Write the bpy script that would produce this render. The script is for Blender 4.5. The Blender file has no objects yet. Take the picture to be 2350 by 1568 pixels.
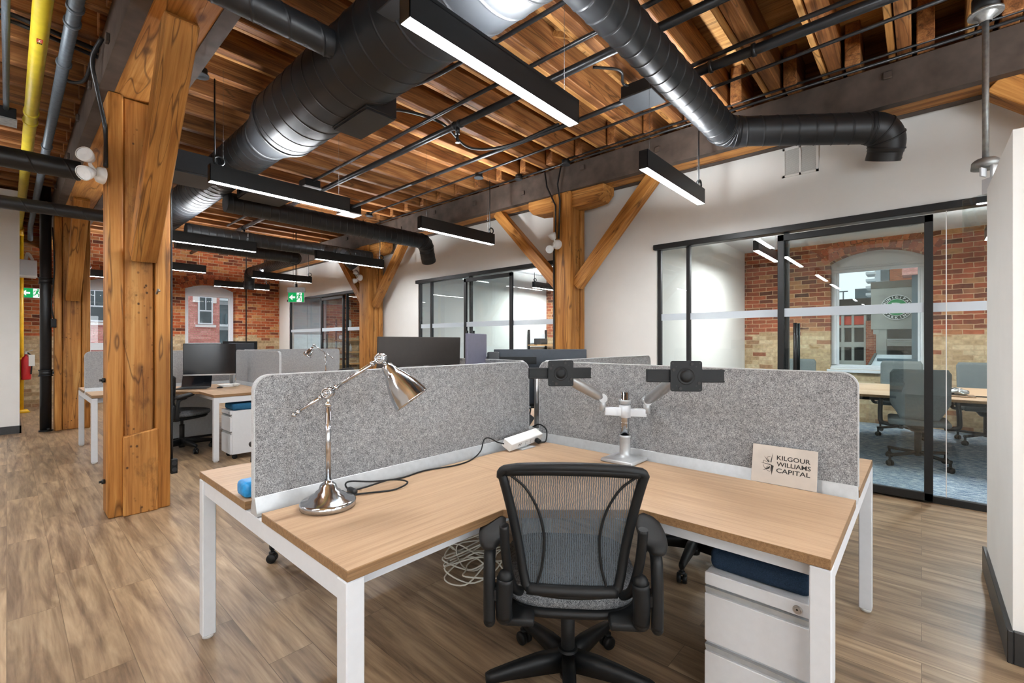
import bpy, bmesh, math, random
from mathutils import Vector as V, Matrix
rnd = random.Random(11)
sc = bpy.context.scene
COL = sc.collection
PI = math.pi

# ------------------------------------------------------------------ materials
MATS = {}
def new_mat(name):
    m = bpy.data.materials.new(name); m.use_nodes = True
    nt = m.node_tree; nt.nodes.clear()
    MATS[name] = m
    return m, nt
def nd(nt, typ, props=None, **ins):
    n = nt.nodes.new(typ)
    for k, v in (props or {}).items(): setattr(n, k, v)
    for k, v in ins.items():
        key = int(k[1:]) if k[0] == 'i' and k[1:].isdigit() else k.replace('_', ' ')
        s = n.inputs[key]
        if isinstance(v, bpy.types.NodeSocket): nt.links.new(v, s)
        else: s.default_value = v
    return n
def rgb(h):
    h = h.lstrip('#'); c = [int(h[i:i+2], 16)/255 for i in (0, 2, 4)]
    return tuple(x/12.92 if x <= .04045 else ((x+.055)/1.055)**2.4 for x in c) + (1.,)
def ramp(nt, fac, stops, interp='LINEAR'):
    n = nt.nodes.new('ShaderNodeValToRGB'); cr = n.color_ramp; cr.interpolation = interp
    while len(cr.elements) < len(stops): cr.elements.new(.5)
    for e, (p, c) in zip(cr.elements, stops): e.position = p; e.color = c if len(c) == 4 else (*c, 1)
    nt.links.new(fac, n.inputs[0]); return n.outputs[0]
def math_(nt, op, a, b=0., clamp=False):
    n = nt.nodes.new('ShaderNodeMath'); n.operation = op; n.use_clamp = clamp
    for i, v in enumerate((a, b)):
        if isinstance(v, bpy.types.NodeSocket): nt.links.new(v, n.inputs[i])
        else: n.inputs[i].default_value = v
    return n.outputs[0]
def mixc(nt, f, a, b, mode='MIX'):
    return nd(nt, 'ShaderNodeMixRGB', {'blend_type': mode}, Fac=f, Color1=a, Color2=b).outputs[0]
def finish(nt, color, rough=.5, metal=0., bump=None, bs=.2, bd=.002, spec=.5, extra=None):
    b = nd(nt, 'ShaderNodeBsdfPrincipled', None, Base_Color=color, Roughness=rough, Metallic=metal)
    b.inputs['Specular IOR Level'].default_value = spec
    for k, v in (extra or {}).items(): b.inputs[k].default_value = v
    if bump is not None:
        bn = nd(nt, 'ShaderNodeBump', None, Strength=bs, Distance=bd, Height=bump)
        nt.links.new(bn.outputs[0], b.inputs['Normal'])
    o = nt.nodes.new('ShaderNodeOutputMaterial'); nt.links.new(b.outputs[0], o.inputs[0])
    return b
def plain(name, color, rough=.5, metal=0., spec=.5, vary=.06, scale=40, bs=.05):
    m, nt = new_mat(name)
    g = nt.nodes.new('ShaderNodeNewGeometry')
    c = color if isinstance(color, tuple) else rgb(color)
    n = nd(nt, 'ShaderNodeTexNoise', None, Vector=g.outputs['Position'], Scale=float(scale), Detail=3.)
    cc = ramp(nt, n.outputs[0], [(.3, tuple(x*(1-vary) for x in c[:3])), (.7, tuple(min(1, x*(1+vary)) for x in c[:3]))])
    finish(nt, cc, rough, metal, n.outputs[0], bs, .001, spec)
    return m
def posmap(nt, scale=(1, 1, 1), loc=(0, 0, 0), obj=False, rot=None):
    if obj: src = nt.nodes.new('ShaderNodeTexCoord').outputs['Object']
    else: src = nt.nodes.new('ShaderNodeNewGeometry').outputs['Position']
    if rot: src = nd(nt, 'ShaderNodeMapping', None, Vector=src, Rotation=rot).outputs[0]
    return nd(nt, 'ShaderNodeMapping', None, Vector=src, Scale=scale, Location=loc).outputs[0]
def wood(name, cols, axis, rough=.6, stretch=.55, across=9., knots=True, blotch=.55, bs=.25, worm=False, rot=None):
    m, nt = new_mat(name)
    s = [across]*3; s['xyz'.index(axis)] = stretch
    p = posmap(nt, tuple(s), rot=rot)
    n1 = nd(nt, 'ShaderNodeTexNoise', None, Vector=p, Scale=1.6, Detail=7., Roughness=.62, Distortion=.8)
    s2 = [x*6 for x in s]; s2['xyz'.index(axis)] = stretch*2
    n2 = nd(nt, 'ShaderNodeTexNoise', None, Vector=posmap(nt, tuple(s2), rot=rot), Scale=2., Detail=4.)
    f = math_(nt, 'ADD', math_(nt, 'MULTIPLY', n1.outputs[0], .72), math_(nt, 'MULTIPLY', n2.outputs[0], .28))
    c = ramp(nt, f, [(.30, rgb(cols[0])), (.45, rgb(cols[1])), (.56, rgb(cols[2])), (.72, rgb(cols[3]))])
    s3 = [2.2]*3; s3['xyz'.index(axis)] = .7
    n3 = nd(nt, 'ShaderNodeTexNoise', None, Vector=posmap(nt, tuple(s3), (3, 1, 7), rot=rot), Scale=1.3, Detail=3.)
    dk = ramp(nt, n3.outputs[0], [(.38, (1-blotch, 1-blotch*1.05, 1-blotch*1.1)), (.6, (1, 1, 1))])
    c = mixc(nt, 1., c, dk, 'MULTIPLY')
    if knots:
        s5 = [4.5]*3; s5['xyz'.index(axis)] = .38
        n5 = nd(nt, 'ShaderNodeTexNoise', None, Vector=posmap(nt, tuple(s5), (5, 8, 2), rot=rot), Scale=1.5, Detail=2., Distortion=.5)
        c = mixc(nt, ramp(nt, n5.outputs[0], [(.488, (0, 0, 0)), (.5, (.72, .72, .72)), (.512, (0, 0, 0))]), c, rgb('#3d2410'))
        s4 = [5.]*3; s4['xyz'.index(axis)] = 2.2
        vo = nd(nt, 'ShaderNodeTexVoronoi', None, Vector=posmap(nt, tuple(s4), (.3, .7, .2), rot=rot), Scale=1.)
        kf = ramp(nt, vo.outputs['Distance'], [(.07, (1, 1, 1)), (.16, (0, 0, 0))])
        c = mixc(nt, math_(nt, 'MULTIPLY', kf, .65), c, rgb('#4a2c14'))
    if worm:
        vo2 = nd(nt, 'ShaderNodeTexVoronoi', None, Vector=posmap(nt, (26, 26, 20)), Scale=1.)
        wf = ramp(nt, vo2.outputs['Distance'], [(.13, (1, 1, 1)), (.26, (0, 0, 0))])
        wn = nd(nt, 'ShaderNodeTexNoise', None, Vector=posmap(nt, (4, 4, 3)), Scale=1.5)
        c = mixc(nt, math_(nt, 'MULTIPLY', wf, ramp(nt, wn.outputs[0], [(.5, (0, 0, 0)), (.6, (.9, .9, .9))])), c, rgb('#3a2412'))
        wt = nd(nt, 'ShaderNodeTexNoise', None, Vector=posmap(nt, (5, 5, 2.), (9, 2, 4)), Scale=1.6, Detail=5., Roughness=.7)
        c = mixc(nt, ramp(nt, wt.outputs[0], [(.55, (0, 0, 0)), (.72, (.75, .75, .75))]), c, rgb('#5c3c1e'))
    finish(nt, c, rough, 0, f, bs, .004, .35)
    return m

def brick_mat(name, ax, buff=True, ramp_red=None, band=1.47):
    m, nt = new_mat(name)
    g = nt.nodes.new('ShaderNodeNewGeometry')
    sep = nd(nt, 'ShaderNodeSeparateXYZ', None, Vector=g.outputs['Position'])
    nz = nd(nt, 'ShaderNodeTexNoise', None, Vector=g.outputs['Position'], Scale=9., Detail=3.)
    wob = math_(nt, 'MULTIPLY', math_(nt, 'SUBTRACT', nz.outputs[0], .5), .022)
    vec = nd(nt, 'ShaderNodeCombineXYZ', None, X=math_(nt, 'ADD', sep.outputs[ax], wob), Y=math_(nt, 'ADD', sep.outputs[2], wob)).outputs[0]
    br = nd(nt, 'ShaderNodeTexBrick', {'offset': .5}, Vector=vec, Color1=(0, 0, 0, 1), Color2=(1, 1, 1, 1), Mortar=(.5, .5, .5, 1),
            Scale=1., Mortar_Size=.0055, Mortar_Smooth=.15, Bias=0., Brick_Width=.225, Row_Height=.075)
    red = ramp(nt, br.outputs[0], ramp_red or [(.0, rgb('#4f2c24')), (.14, rgb('#7d3f2a')), (.4, rgb('#a4532f')), (.7, rgb('#b5603a')), (.93, rgb('#b98555')), (1., rgb('#8d5136'))])
    c = red
    if buff:
        bf = ramp(nt, br.outputs[0], [(.0, rgb('#86452f')), (.1, rgb('#a58a68')), (.45, rgb('#bda582')), (.8, rgb('#c9b594')), (1., rgb('#a98c68'))])
        zz = math_(nt, 'ADD', sep.outputs[2], math_(nt, 'MULTIPLY', math_(nt, 'SUBTRACT', br.outputs[0], .5), .16))
        c = mixc(nt, ramp(nt, math_(nt, 'SUBTRACT', zz, band-.5), [(.49, (0, 0, 0)), (.51, (1, 1, 1))]), bf, red)
    n2 = nd(nt, 'ShaderNodeTexNoise', None, Vector=g.outputs['Position'], Scale=22., Detail=5.)
    c = mixc(nt, 1., c, ramp(nt, n2.outputs[0], [(.3, (.72, .72, .72)), (.65, (1.12, 1.12, 1.12))]), 'MULTIPLY')
    c = mixc(nt, br.outputs['Fac'], c, rgb('#b59a7c'))
    h = math_(nt, 'ADD', math_(nt, 'MULTIPLY', math_(nt, 'SUBTRACT', 1., br.outputs['Fac']), 1.), math_(nt, 'MULTIPLY', n2.outputs[0], .5))
    finish(nt, c, .85, 0, h, .5, .006, .2)
    return m

def speckle(name, stops, scale=260., rough=.95, bs=.3):
    m, nt = new_mat(name)
    p = posmap(nt, obj=True)
    n = nd(nt, 'ShaderNodeTexNoise', None, Vector=p, Scale=scale, Detail=2., Roughness=.7, Distortion=1.2)
    n2 = nd(nt, 'ShaderNodeTexNoise', None, Vector=p, Scale=scale*.17, Detail=2.)
    f = math_(nt, 'ADD', math_(nt, 'MULTIPLY', n.outputs[0], .86), math_(nt, 'MULTIPLY', n2.outputs[0], .14))
    finish(nt, ramp(nt, f, stops), rough, 0, n.outputs[0], bs, .001, .1)
    return m

def emit(name, color, strength):
    m, nt = new_mat(name)
    e = nd(nt, 'ShaderNodeEmission', None, Color=rgb(color) if isinstance(color, str) else color, Strength=strength)
    o = nt.nodes.new('ShaderNodeOutputMaterial'); nt.links.new(e.outputs[0], o.inputs[0]); return m

def glass(name, tint=(.96, .985, .98, 1), refl=.9, f0=.04):
    """clear pane: see-through with Schlick reflection that is the same from both sides"""
    m, nt = new_mat(name)
    t = nd(nt, 'ShaderNodeBsdfTransparent', None, Color=tint)
    gl = nd(nt, 'ShaderNodeBsdfGlossy', None, Color=(refl, refl, refl, 1), Roughness=.0)
    g = nt.nodes.new('ShaderNodeNewGeometry')
    dt = nd(nt, 'ShaderNodeVectorMath', {'operation': 'DOT_PRODUCT'}, i0=g.outputs['Normal'], i1=g.outputs['Incoming']).outputs['Value']
    k = math_(nt, 'POWER', math_(nt, 'SUBTRACT', 1., math_(nt, 'ABSOLUTE', dt), True), 5.)
    fac = math_(nt, 'ADD', f0, math_(nt, 'MULTIPLY', k, 1-f0), True)
    mx = nd(nt, 'ShaderNodeMixShader', None, Fac=fac, i1=t.outputs[0], i2=gl.outputs[0])
    o = nt.nodes.new('ShaderNodeOutputMaterial'); nt.links.new(mx.outputs[0], o.inputs[0]); return m

def veil(name, color, opacity, stripes=None, rough=.8):
    """a woven or frosted film: part see-through, part matt"""
    m, nt = new_mat(name)
    t = nd(nt, 'ShaderNodeBsdfTransparent', None, Color=(1, 1, 1, 1))
    c = rgb(color)
    d = nd(nt, 'ShaderNodeBsdfPrincipled', None, Base_Color=c, Roughness=rough)
    d.inputs['Specular IOR Level'].default_value = .2
    fac = opacity
    if stripes:
        w = nd(nt, 'ShaderNodeTexWave', {'bands_direction': 'X'}, Vector=posmap(nt, obj=True), Scale=stripes, Distortion=3.5, Detail=2., Detail_Scale=1.2)
        fac = ramp(nt, w.outputs[1], [(.2, (opacity-.22,)*3), (.8, (opacity+.16,)*3)])
    mx = nd(nt, 'ShaderNodeMixShader', None, Fac=fac, i1=t.outputs[0], i2=d.outputs[0])
    o = nt.nodes.new('ShaderNodeOutputMaterial'); nt.links.new(mx.outputs[0], o.inputs[0]); return m

def floor_mat():
    m, nt = new_mat('vinyl_plank_floor')
    g = nt.nodes.new('ShaderNodeNewGeometry')
    sep = nd(nt, 'ShaderNodeSeparateXYZ', None, Vector=g.outputs['Position'])
    vec = nd(nt, 'ShaderNodeCombineXYZ', None, X=sep.outputs[1], Y=sep.outputs[0]).outputs[0]
    br = nd(nt, 'ShaderNodeTexBrick', {'offset': .37}, Vector=vec, Color1=(0, 0, 0, 1), Color2=(1, 1, 1, 1), Mortar=(.3, .3, .3, 1),
            Scale=1., Mortar_Size=.0012, Mortar_Smooth=.1, Bias=0., Brick_Width=1.22, Row_Height=.18)
    v = br.outputs[0]
    off = nd(nt, 'ShaderNodeCombineXYZ', None, X=math_(nt, 'MULTIPLY', v, 9.), Y=math_(nt, 'MULTIPLY', v, 23.), Z=v).outputs[0]
    p = nd(nt, 'ShaderNodeVectorMath', {'operation': 'ADD'}, i0=g.outputs['Position'], i1=off).outputs[0]
    mp = nd(nt, 'ShaderNodeMapping', None, Vector=p, Scale=(9., .75, 1)).outputs[0]
    n1 = nd(nt, 'ShaderNodeTexNoise', None, Vector=mp, Scale=1.5, Detail=6., Roughness=.6, Distortion=1.1)
    mp2 = nd(nt, 'ShaderNodeMapping', None, Vector=p, Scale=(70., 3., 1)).outputs[0]
    n2 = nd(nt, 'ShaderNodeTexNoise', None, Vector=mp2, Scale=1.5, Detail=3.)
    f = math_(nt, 'ADD', math_(nt, 'MULTIPLY', n1.outputs[0], .75), math_(nt, 'MULTIPLY', n2.outputs[0], .25))
    c = ramp(nt, f, [(.27, rgb('#564332')), (.41, rgb('#86705a')), (.55, rgb('#a48c70')), (.76, rgb('#c0aa8c'))])
    tone = ramp(nt, v, [(0, (.78, .77, .76)), (.5, (.96, .95, .94)), (1, (1.1, 1.08, 1.05))])
    c = mixc(nt, 1., c, tone, 'MULTIPLY')
    mp3 = nd(nt, 'ShaderNodeMapping', None, Vector=p, Scale=(7., .9, 1)).outputs[0]
    n3 = nd(nt, 'ShaderNodeTexNoise', None, Vector=mp3, Scale=1.2, Detail=4., Distortion=1.8)
    c = mixc(nt, 1., c, ramp(nt, n3.outputs[0], [(.34, (.66, .63, .60)), (.55, (1.02, 1.01, 1.))]), 'MULTIPLY')
    c = mixc(nt, math_(nt, 'MULTIPLY', br.outputs['Fac'], .6), c, rgb('#4a3a2a'))
    finish(nt, c, .38, 0, f, .08, .002, .4)
    return m

def laminate(name, cols, axis, rough=.45, across=30.):
    m, nt = new_mat(name)
    s = [across]*3; s['xyz'.index(axis)] = .9
    n1 = nd(nt, 'ShaderNodeTexNoise', None, Vector=posmap(nt, tuple(s), obj=True), Scale=1.6, Detail=5., Roughness=.6)
    s2 = [x*3.2 for x in s]; s2['xyz'.index(axis)] = 3.
    n2 = nd(nt, 'ShaderNodeTexNoise', None, Vector=posmap(nt, tuple(s2), obj=True), Scale=2., Detail=2.)
    f = math_(nt, 'ADD', math_(nt, 'MULTIPLY', n1.outputs[0], .6), math_(nt, 'MULTIPLY', n2.outputs[0], .4))
    finish(nt, ramp(nt, f, [(.3, rgb(cols[0])), (.5, rgb(cols[1])), (.7, rgb(cols[2]))]), rough, 0, f, .05, .001, .4)
    return m

M = {}
W1 = ['#6e431b', '#a96f33', '#c28846', '#d5a461']
W2 = ['#5c3819', '#8f5a2b', '#ab733a', '#c48e50']
for ax in 'xyz':
    M['post_'+ax] = wood('timber_gold_'+ax, W1, ax, worm=False, blotch=.3)
    M['joist_'+ax] = wood('timber_brown_'+ax, ['#4f2f19', '#83532e', '#a46f40', '#c3935f'], ax, blotch=.45)
M['brace_up'] = wood('timber_brace_a', W1, 'z', blotch=.35, rot=(math.radians(46), 0, 0))
M['brace_dn'] = wood('timber_brace_b', W1, 'z', blotch=.35, rot=(math.radians(-46), 0, 0))
M['post_old'] = wood('timber_wormed', W1, 'z', worm=True, blotch=.35, bs=.5)
M['joist_new'] = wood('timber_fresh_joist', ['#90602f', '#bb8447', '#cf9b5d', '#deb47c'], 'x', blotch=.3)
M['deck'] = wood('timber_deck', ['#85592f', '#b18049', '#c5965d', '#d6ac74'], 'y', blotch=.4)
M['shelf'] = wood('timber_shelf', ['#9a6a3a', '#bd8a52', '#cfa06a', '#dcb483'], 'x', blotch=.2)
M['brick_x'] = brick_mat('old_brick_back', 0)
M['brick_y'] = brick_mat('old_brick_office', 1, True, [(.0, rgb('#44291f')), (.2, rgb('#6b3a29')), (.45, rgb('#8d4a30')), (.75, rgb('#9f563a')), (.94, rgb('#a57a52')), (1., rgb('#7d4a36'))])
M['ext_brick'] = brick_mat('street_brick_rose', 0, False, [(0, rgb('#c77f7b')), (.5, rgb('#d4908b')), (1, rgb('#dfa39d'))])
M['ext_brick2'] = brick_mat('street_brick_red', 1, False, [(0, rgb('#8f4a36')), (.5, rgb('#a2563d')), (1, rgb('#b2664a'))])
M['floor'] = floor_mat()
M['white'] = plain('white_paint', '#e6e4e0', .75, vary=.015, scale=6, spec=.25)
M['grey_ceiling'] = plain('office_ceiling_white', '#dadada', .8, vary=.02)
M['black'] = plain('black_aluminium', '#17191b', .42, .0, .5, vary=.1)
M['baseboard'] = plain('charcoal_baseboard', '#2c2d2e', .35, vary=.1)
M['duct'] = plain('black_duct_paint', '#1e2023', .42, .1, .5, vary=.06, scale=6)
M['pipe'] = plain('black_pipe', '#222427', .33, .3, .5, vary=.12)
M['greypipe'] = plain('blue_grey_pipe', '#5a646e', .45, .2, .5, vary=.15)
M['steel'] = plain('rusted_brown_steel', '#51463f', .62, .35, .4, vary=.28, scale=7, bs=.2)
M['yellow'] = plain('yellow_gas_paint', '#cdb92f', .4, vary=.12, scale=10)
M['yellow2'] = plain('amber_gas_paint', '#e8b41c', .4, vary=.12, scale=10)
M['whitemetal'] = plain('white_powder_coat', '#cdd0d4', .42, vary=.02, spec=.45)
M['alu'] = plain('brushed_aluminium', '#b9bcbe', .38, .35, vary=.06)
M['silver'] = plain('satin_silver', '#b4b4b4', .32, .85, vary=.06)
M['chrome'] = plain('polished_nickel', '#c9ccd0', .15, 1., vary=.03)
M['galv'] = plain('galvanised_steel', '#9a9c9b', .45, .7, vary=.22, scale=30)
M['plastic'] = plain('black_plastic', '#101214', .5, vary=.12, spec=.32)
M['plastic2'] = plain('dark_grey_plastic', '#24272b', .45, vary=.1)
M['pad'] = plain('soft_black_pad', '#090a0b', .7, vary=.1)
M['screen'] = plain('dark_monitor_glass', '#101318', .18, vary=.1, spec=.6)
M['mongrey'] = plain('violet_grey_shell', '#5c5b6b', .5, vary=.06)
M['montaupe'] = plain('taupe_dark_shell', '#2f2a27', .6, vary=.06)
M['monblue'] = plain('slate_shell', '#2b323a', .5, vary=.06)
M['navy'] = speckle('navy_fabric', [(.35, rgb('#18222f')), (.65, rgb('#2c3d52'))], 500.)
M['teal'] = speckle('teal_fabric', [(.35, rgb('#1f4a66')), (.65, rgb('#34678a'))], 400.)
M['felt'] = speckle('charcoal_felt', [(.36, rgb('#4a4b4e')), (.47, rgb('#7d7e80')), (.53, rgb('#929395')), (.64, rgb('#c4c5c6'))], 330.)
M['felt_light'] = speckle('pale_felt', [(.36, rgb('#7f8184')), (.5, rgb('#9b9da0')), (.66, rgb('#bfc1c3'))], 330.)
M['felt_edge'] = speckle('felt_edge_band', [(.35, rgb('#a2a4a6')), (.65, rgb('#c6c8ca'))], 300.)
M['seat'] = speckle('grey_woven_seat', [(.38, rgb('#2a2c2f')), (.5, rgb('#63666a')), (.64, rgb('#a9acae'))], 420.)
M['uphol'] = speckle('grey_upholstery', [(.35, rgb('#4d5355')), (.65, rgb('#737a7b'))], 350.)
M['uphol_light'] = speckle('pale_grey_upholstery', [(.35, rgb('#9aa0a1')), (.65, rgb('#b9bebe'))], 350.)
M['mesh'] = veil('chair_mesh', '#4f565c', .77, stripes=45.)
M['frost'] = veil('frosted_film', '#d3dce4', .74, rough=.6)
M['shade'] = veil('roller_shade', '#e2e7ec', .6)
M['clear'] = glass('clear_acrylic', (.93, .97, .96, 1), 1., .07)
M['glass'] = glass('partition_glass', (.95, .98, .975, 1))
M['winglass'] = glass('window_glass', (.98, .99, .99, 1), .8, .02)
M['bulbglass'] = plain('lamp_lens', '#e9ebec', .2, vary=.03)
M['whiteplastic'] = plain('white_plastic', '#e4e4e2', .4, vary=.02)
M['cablewhite'] = plain('white_cable', '#d8d4c8', .5, vary=.04)
M['laminate_x'] = laminate('oak_laminate_x', ['#a3866a', '#b8997b', '#c6a88a'], 'x')
M['laminate_y'] = laminate('oak_laminate_y', ['#a3866a', '#b8997b', '#c6a88a'], 'y')
M['edgewood'] = laminate('oak_edge_band', ['#684d34', '#856748', '#9a7a57'], 'x', across=60.)
M['light'] = emit('lamp_diffuser', (.94, .975, 1., 1), 140.)
M['light_office'] = emit('office_lamp_diffuser', (.96, .985, 1., 1), 300.)
M['uplight'] = emit('lamp_uplight', (.94, .975, 1., 1), 235.)
M['fill_glow'] = emit('added_fill_panel', (.88, .95, 1., 1), 12.)  # glow of the added fill panels behind the camera
M['green'] = emit('exit_green', '#1fae5e', .9)
M['exitwhite'] = emit('exit_white', '#f4fbf6', 1.)
M['greenpaint'] = plain('parking_green', '#0f9a55', .5, vary=.03)
M['darkgreen'] = plain('parking_dark_green', '#12301f', .5, vary=.05)
M['signwhite'] = plain('sign_white', '#f2f4f2', .5, vary=.01)
M['red'] = plain('extinguisher_red', '#c01f24', .35, vary=.05)
M['blue'] = plain('blue_packet', '#1f86c4', .35, vary=.2, scale=60)
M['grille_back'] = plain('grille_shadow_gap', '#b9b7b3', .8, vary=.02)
M['plaque'] = plain('brushed_plaque', '#b9b0a6', .42, .35, vary=.07, scale=12)
M['ink'] = plain('engraved_black', '#1c1b1a', .6, vary=.05)
M['concrete'] = plain('weathered_concrete', '#a9aaa2', .9, vary=.18, scale=1.2)
M['concrete_dark'] = plain('stained_concrete', '#6f6d66', .9, vary=.25, scale=2.)
M['ext_white'] = plain('pale_render', '#cfd5da', .8, vary=.08, scale=2.)
M['ext_grey'] = plain('slate_cladding', '#55666d', .7, vary=.08, scale=2.)
M['ext_dark'] = plain('garage_interior', '#2f3230', .8, vary=.2)
M['ext_pane'] = plain('street_window_pane', '#5a6468', .15, vary=.15, scale=3.)
M['snow'] = plain('snow_white_roof', '#e8eef2', .8, vary=.03)
M['tarp'] = plain('red_orange_tarp', '#d8452c', .7, vary=.15, scale=4.)
M['stone'] = plain('pale_stone_trim', '#e3dcda', .8, vary=.04)
M['alufoil'] = plain('crinkled_foil', '#cfd2d3', .25, .8, vary=.25, scale=70, bs=.6)
M['vinylwhite'] = plain('white_window_frame', '#dfe3ea', .5, vary=.03)
def carpet_mat():
    m, nt = new_mat('blue_loop_carpet')
    p = posmap(nt, (55., 9., 1.))
    n = nd(nt, 'ShaderNodeTexNoise', None, Vector=p, Scale=1.4, Detail=4., Distortion=.6)
    n2 = nd(nt, 'ShaderNodeTexNoise', None, Vector=posmap(nt), Scale=160., Detail=2.)
    f = math_(nt, 'ADD', math_(nt, 'MULTIPLY', n.outputs[0], .7), math_(nt, 'MULTIPLY', n2.outputs[0], .3))
    finish(nt, ramp(nt, f, [(.36, rgb('#42597a')), (.48, rgb('#7d93a8')), (.62, rgb('#d0d8dd'))]), .95, 0, f, .4, .004, .1)
    return m
M['carpet'] = carpet_mat()

# ------------------------------------------------------------------ mesh builder
def frame_from(d):
    d = V(d).normalized(); a = V((0, 0, 1)) if abs(d.z) < .95 else V((0, 1, 0))
    x = a.cross(d).normalized(); y = d.cross(x).normalized()
    return x, y, d
class MB:
    def __init__(s): s.bm = bmesh.new(); s.mats = []
    def _mi(s, m):
        if m is None: return 0
        if m not in s.mats: s.mats.append(m)
        return s.mats.index(m)
    def face(s, pts, m=None, smooth=False):
        vs = [s.bm.verts.new(p) for p in pts]
        f = s.bm.faces.new(vs); f.material_index = s._mi(m); f.smooth = smooth; return s
    def grid(s, rows, m=None, smooth=True, closeu=False):
        vv = [[s.bm.verts.new(p) for p in r] for r in rows]; mi = s._mi(m)
        for a, b in zip(vv, vv[1:]):
            n = len(a); rng = range(n if closeu else n-1)
            for i in rng:
                q = [a[i], a[(i+1) % n], b[(i+1) % n], b[i]]
                try: f = s.bm.faces.new(q); f.smooth = smooth; f.material_index = mi
                except ValueError: pass
        return vv
    def hexa(s, c8, m=None, bev=0., seg=1):
        """8 corners, bottom four then top four, counter-clockwise"""
        t = bmesh.new(); v = [t.verts.new(p) for p in c8]
        for q in ((3, 2, 1, 0), (4, 5, 6, 7), (0, 1, 5, 4), (1, 2, 6, 5), (2, 3, 7, 6), (3, 0, 4, 7)): t.faces.new([v[i] for i in q])
        return s._merge(t, m, bev, seg)
    def _merge(s, t, m, bev, seg, smooth=False):
        bmesh.ops.recalc_face_normals(t, faces=t.faces[:])
        if bev > 0: bmesh.ops.bevel(t, geom=t.edges[:], offset=bev, segments=seg, profile=.5, affect='EDGES', clamp_overlap=True)
        mi = s._mi(m); mp = {}
        for v in t.verts: mp[v] = s.bm.verts.new(v.co)
        for f in t.faces:
            g = s.bm.faces.new([mp[v] for v in f.verts]); g.material_index = mi; g.smooth = smooth or (bev > 0 and seg > 1)
        t.free(); return s
    def box(s, x0, x1, y0, y1, z0, z1, m=None, bev=0., seg=1):
        return s.hexa([(x0, y0, z0), (x1, y0, z0), (x1, y1, z0), (x0, y1, z0), (x0, y0, z1), (x1, y0, z1), (x1, y1, z1), (x0, y1, z1)], m, bev, seg)
    def bar(s, p0, p1, w, h, m=None, bev=0., up=None, seg=1):
        """rectangular bar from p0 to p1; w across, h along the up side"""
        p0, p1 = V(p0), V(p1); d = (p1-p0).normalized()
        u = V(up) if up else (V((0, 0, 1)) if abs(d.z) < .95 else V((0, 1, 0)))
        x = d.cross(u).normalized(); y = x.cross(d).normalized()
        c = []
        for p in (p0, p1):
            for a, b in ((-1, -1), (1, -1), (1, 1), (-1, 1)): c.append(p + x*a*w/2 + y*b*h/2)
        return s.hexa(c, m, bev, seg)
    def prism(s, poly, h0, h1, axes='xyz', m=None, bev=0., seg=1, top=None):
        """extrude a polygon; axes gives which coordinate each of (u, v, height) is"""
        ia = ['xyz'.index(a) for a in axes]
        def P(u, v, h):
            p = [0, 0, 0]; p[ia[0]] = u; p[ia[1]] = v; p[ia[2]] = h; return p
        t = bmesh.new()
        a = [t.verts.new(P(u, v, h0)) for u, v in poly]; b = [t.verts.new(P(u, v, h1)) for u, v in poly]
        t.faces.new(a[::-1]); t.faces.new(b); n = len(poly)
        for i in range(n): t.faces.new([a[i], a[(i+1) % n], b[(i+1) % n], b[i]])
        return s._merge(t, m, bev, seg)
    def cyl(s, p0, p1, r0, r1=None, n=20, m=None, caps=True, smooth=True):
        p0, p1 = V(p0), V(p1); r1 = r0 if r1 is None else r1
        x, y, d = frame_from(p1-p0)
        rows = [[p + x*r*math.cos(2*PI*i/n) + y*r*math.sin(2*PI*i/n) for i in range(n)] for p, r in ((p0, r0), (p1, r1))]
        vv = s.grid(rows, m, smooth, True)
        if caps:
            for r, rv in ((vv[0][::-1], r0), (vv[1], r1)):
                if rv > 1e-5:
                    f = s.bm.faces.new(r); f.material_index = s._mi(m)
        return s
    def lathe(s, prof, origin=(0, 0, 0), axis=(0, 0, 1), n=28, m=None, smooth=True, caps=False):
        o = V(origin); x, y, d = frame_from(axis)
        rows = [[o + d*h + x*r*math.cos(2*PI*i/n) + y*r*math.sin(2*PI*i/n) for i in range(n)] for r, h in prof]
        vv = s.grid(rows, m, smooth, True)
        if caps:
            for r in (vv[0][::-1], vv[-1]):
                f = s.bm.faces.new(r); f.material_index = s._mi(m)
        return s
    def tube(s, pts, r, n=10, m=None, closed=False, rad=None, flat=None):
        pts = [V(p) for p in pts]; k = len(pts); rows = []; px = None
        for i, p in enumerate(pts):
            if closed: d = pts[(i+1) % k]-pts[i-1]
            else: d = pts[min(i+1, k-1)]-pts[max(i-1, 0)]
            d.normalize()
            if px is None: x, y, _ = frame_from(d)
            else:
                x = (px - d*px.dot(d)).normalized(); y = d.cross(x)
            px = x; rr = rad[i] if rad else r; fy = flat or 1.
            rows.append([p + x*rr*math.cos(2*PI*j/n) + y*rr*fy*math.sin(2*PI*j/n) for j in range(n)])
        if closed: rows.append(rows[0])
        vv = s.grid(rows, m, True, True)
        if closed: bmesh.ops.remove_doubles(s.bm, verts=vv[0]+vv[-1], dist=1e-6)
        else:
            for r_ in (vv[0][::-1], vv[-1]):
                f = s.bm.faces.new(r_); f.material_index = s._mi(m)
        return s
    def ball(s, c, r, n=12, m=None, sc_=(1, 1, 1)):
        c = V(c); rows = []
        for i in range(n+1):
            a = -PI/2 + PI*i/n; q = max(math.cos(a), 1e-4)
            rows.append([c + V((r*q*math.cos(2*PI*j/(2*n))*sc_[0], r*q*math.sin(2*PI*j/(2*n))*sc_[1], r*math.sin(a)*sc_[2])) for j in range(2*n)])
        s.grid(rows, m, True, True); return s
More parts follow.
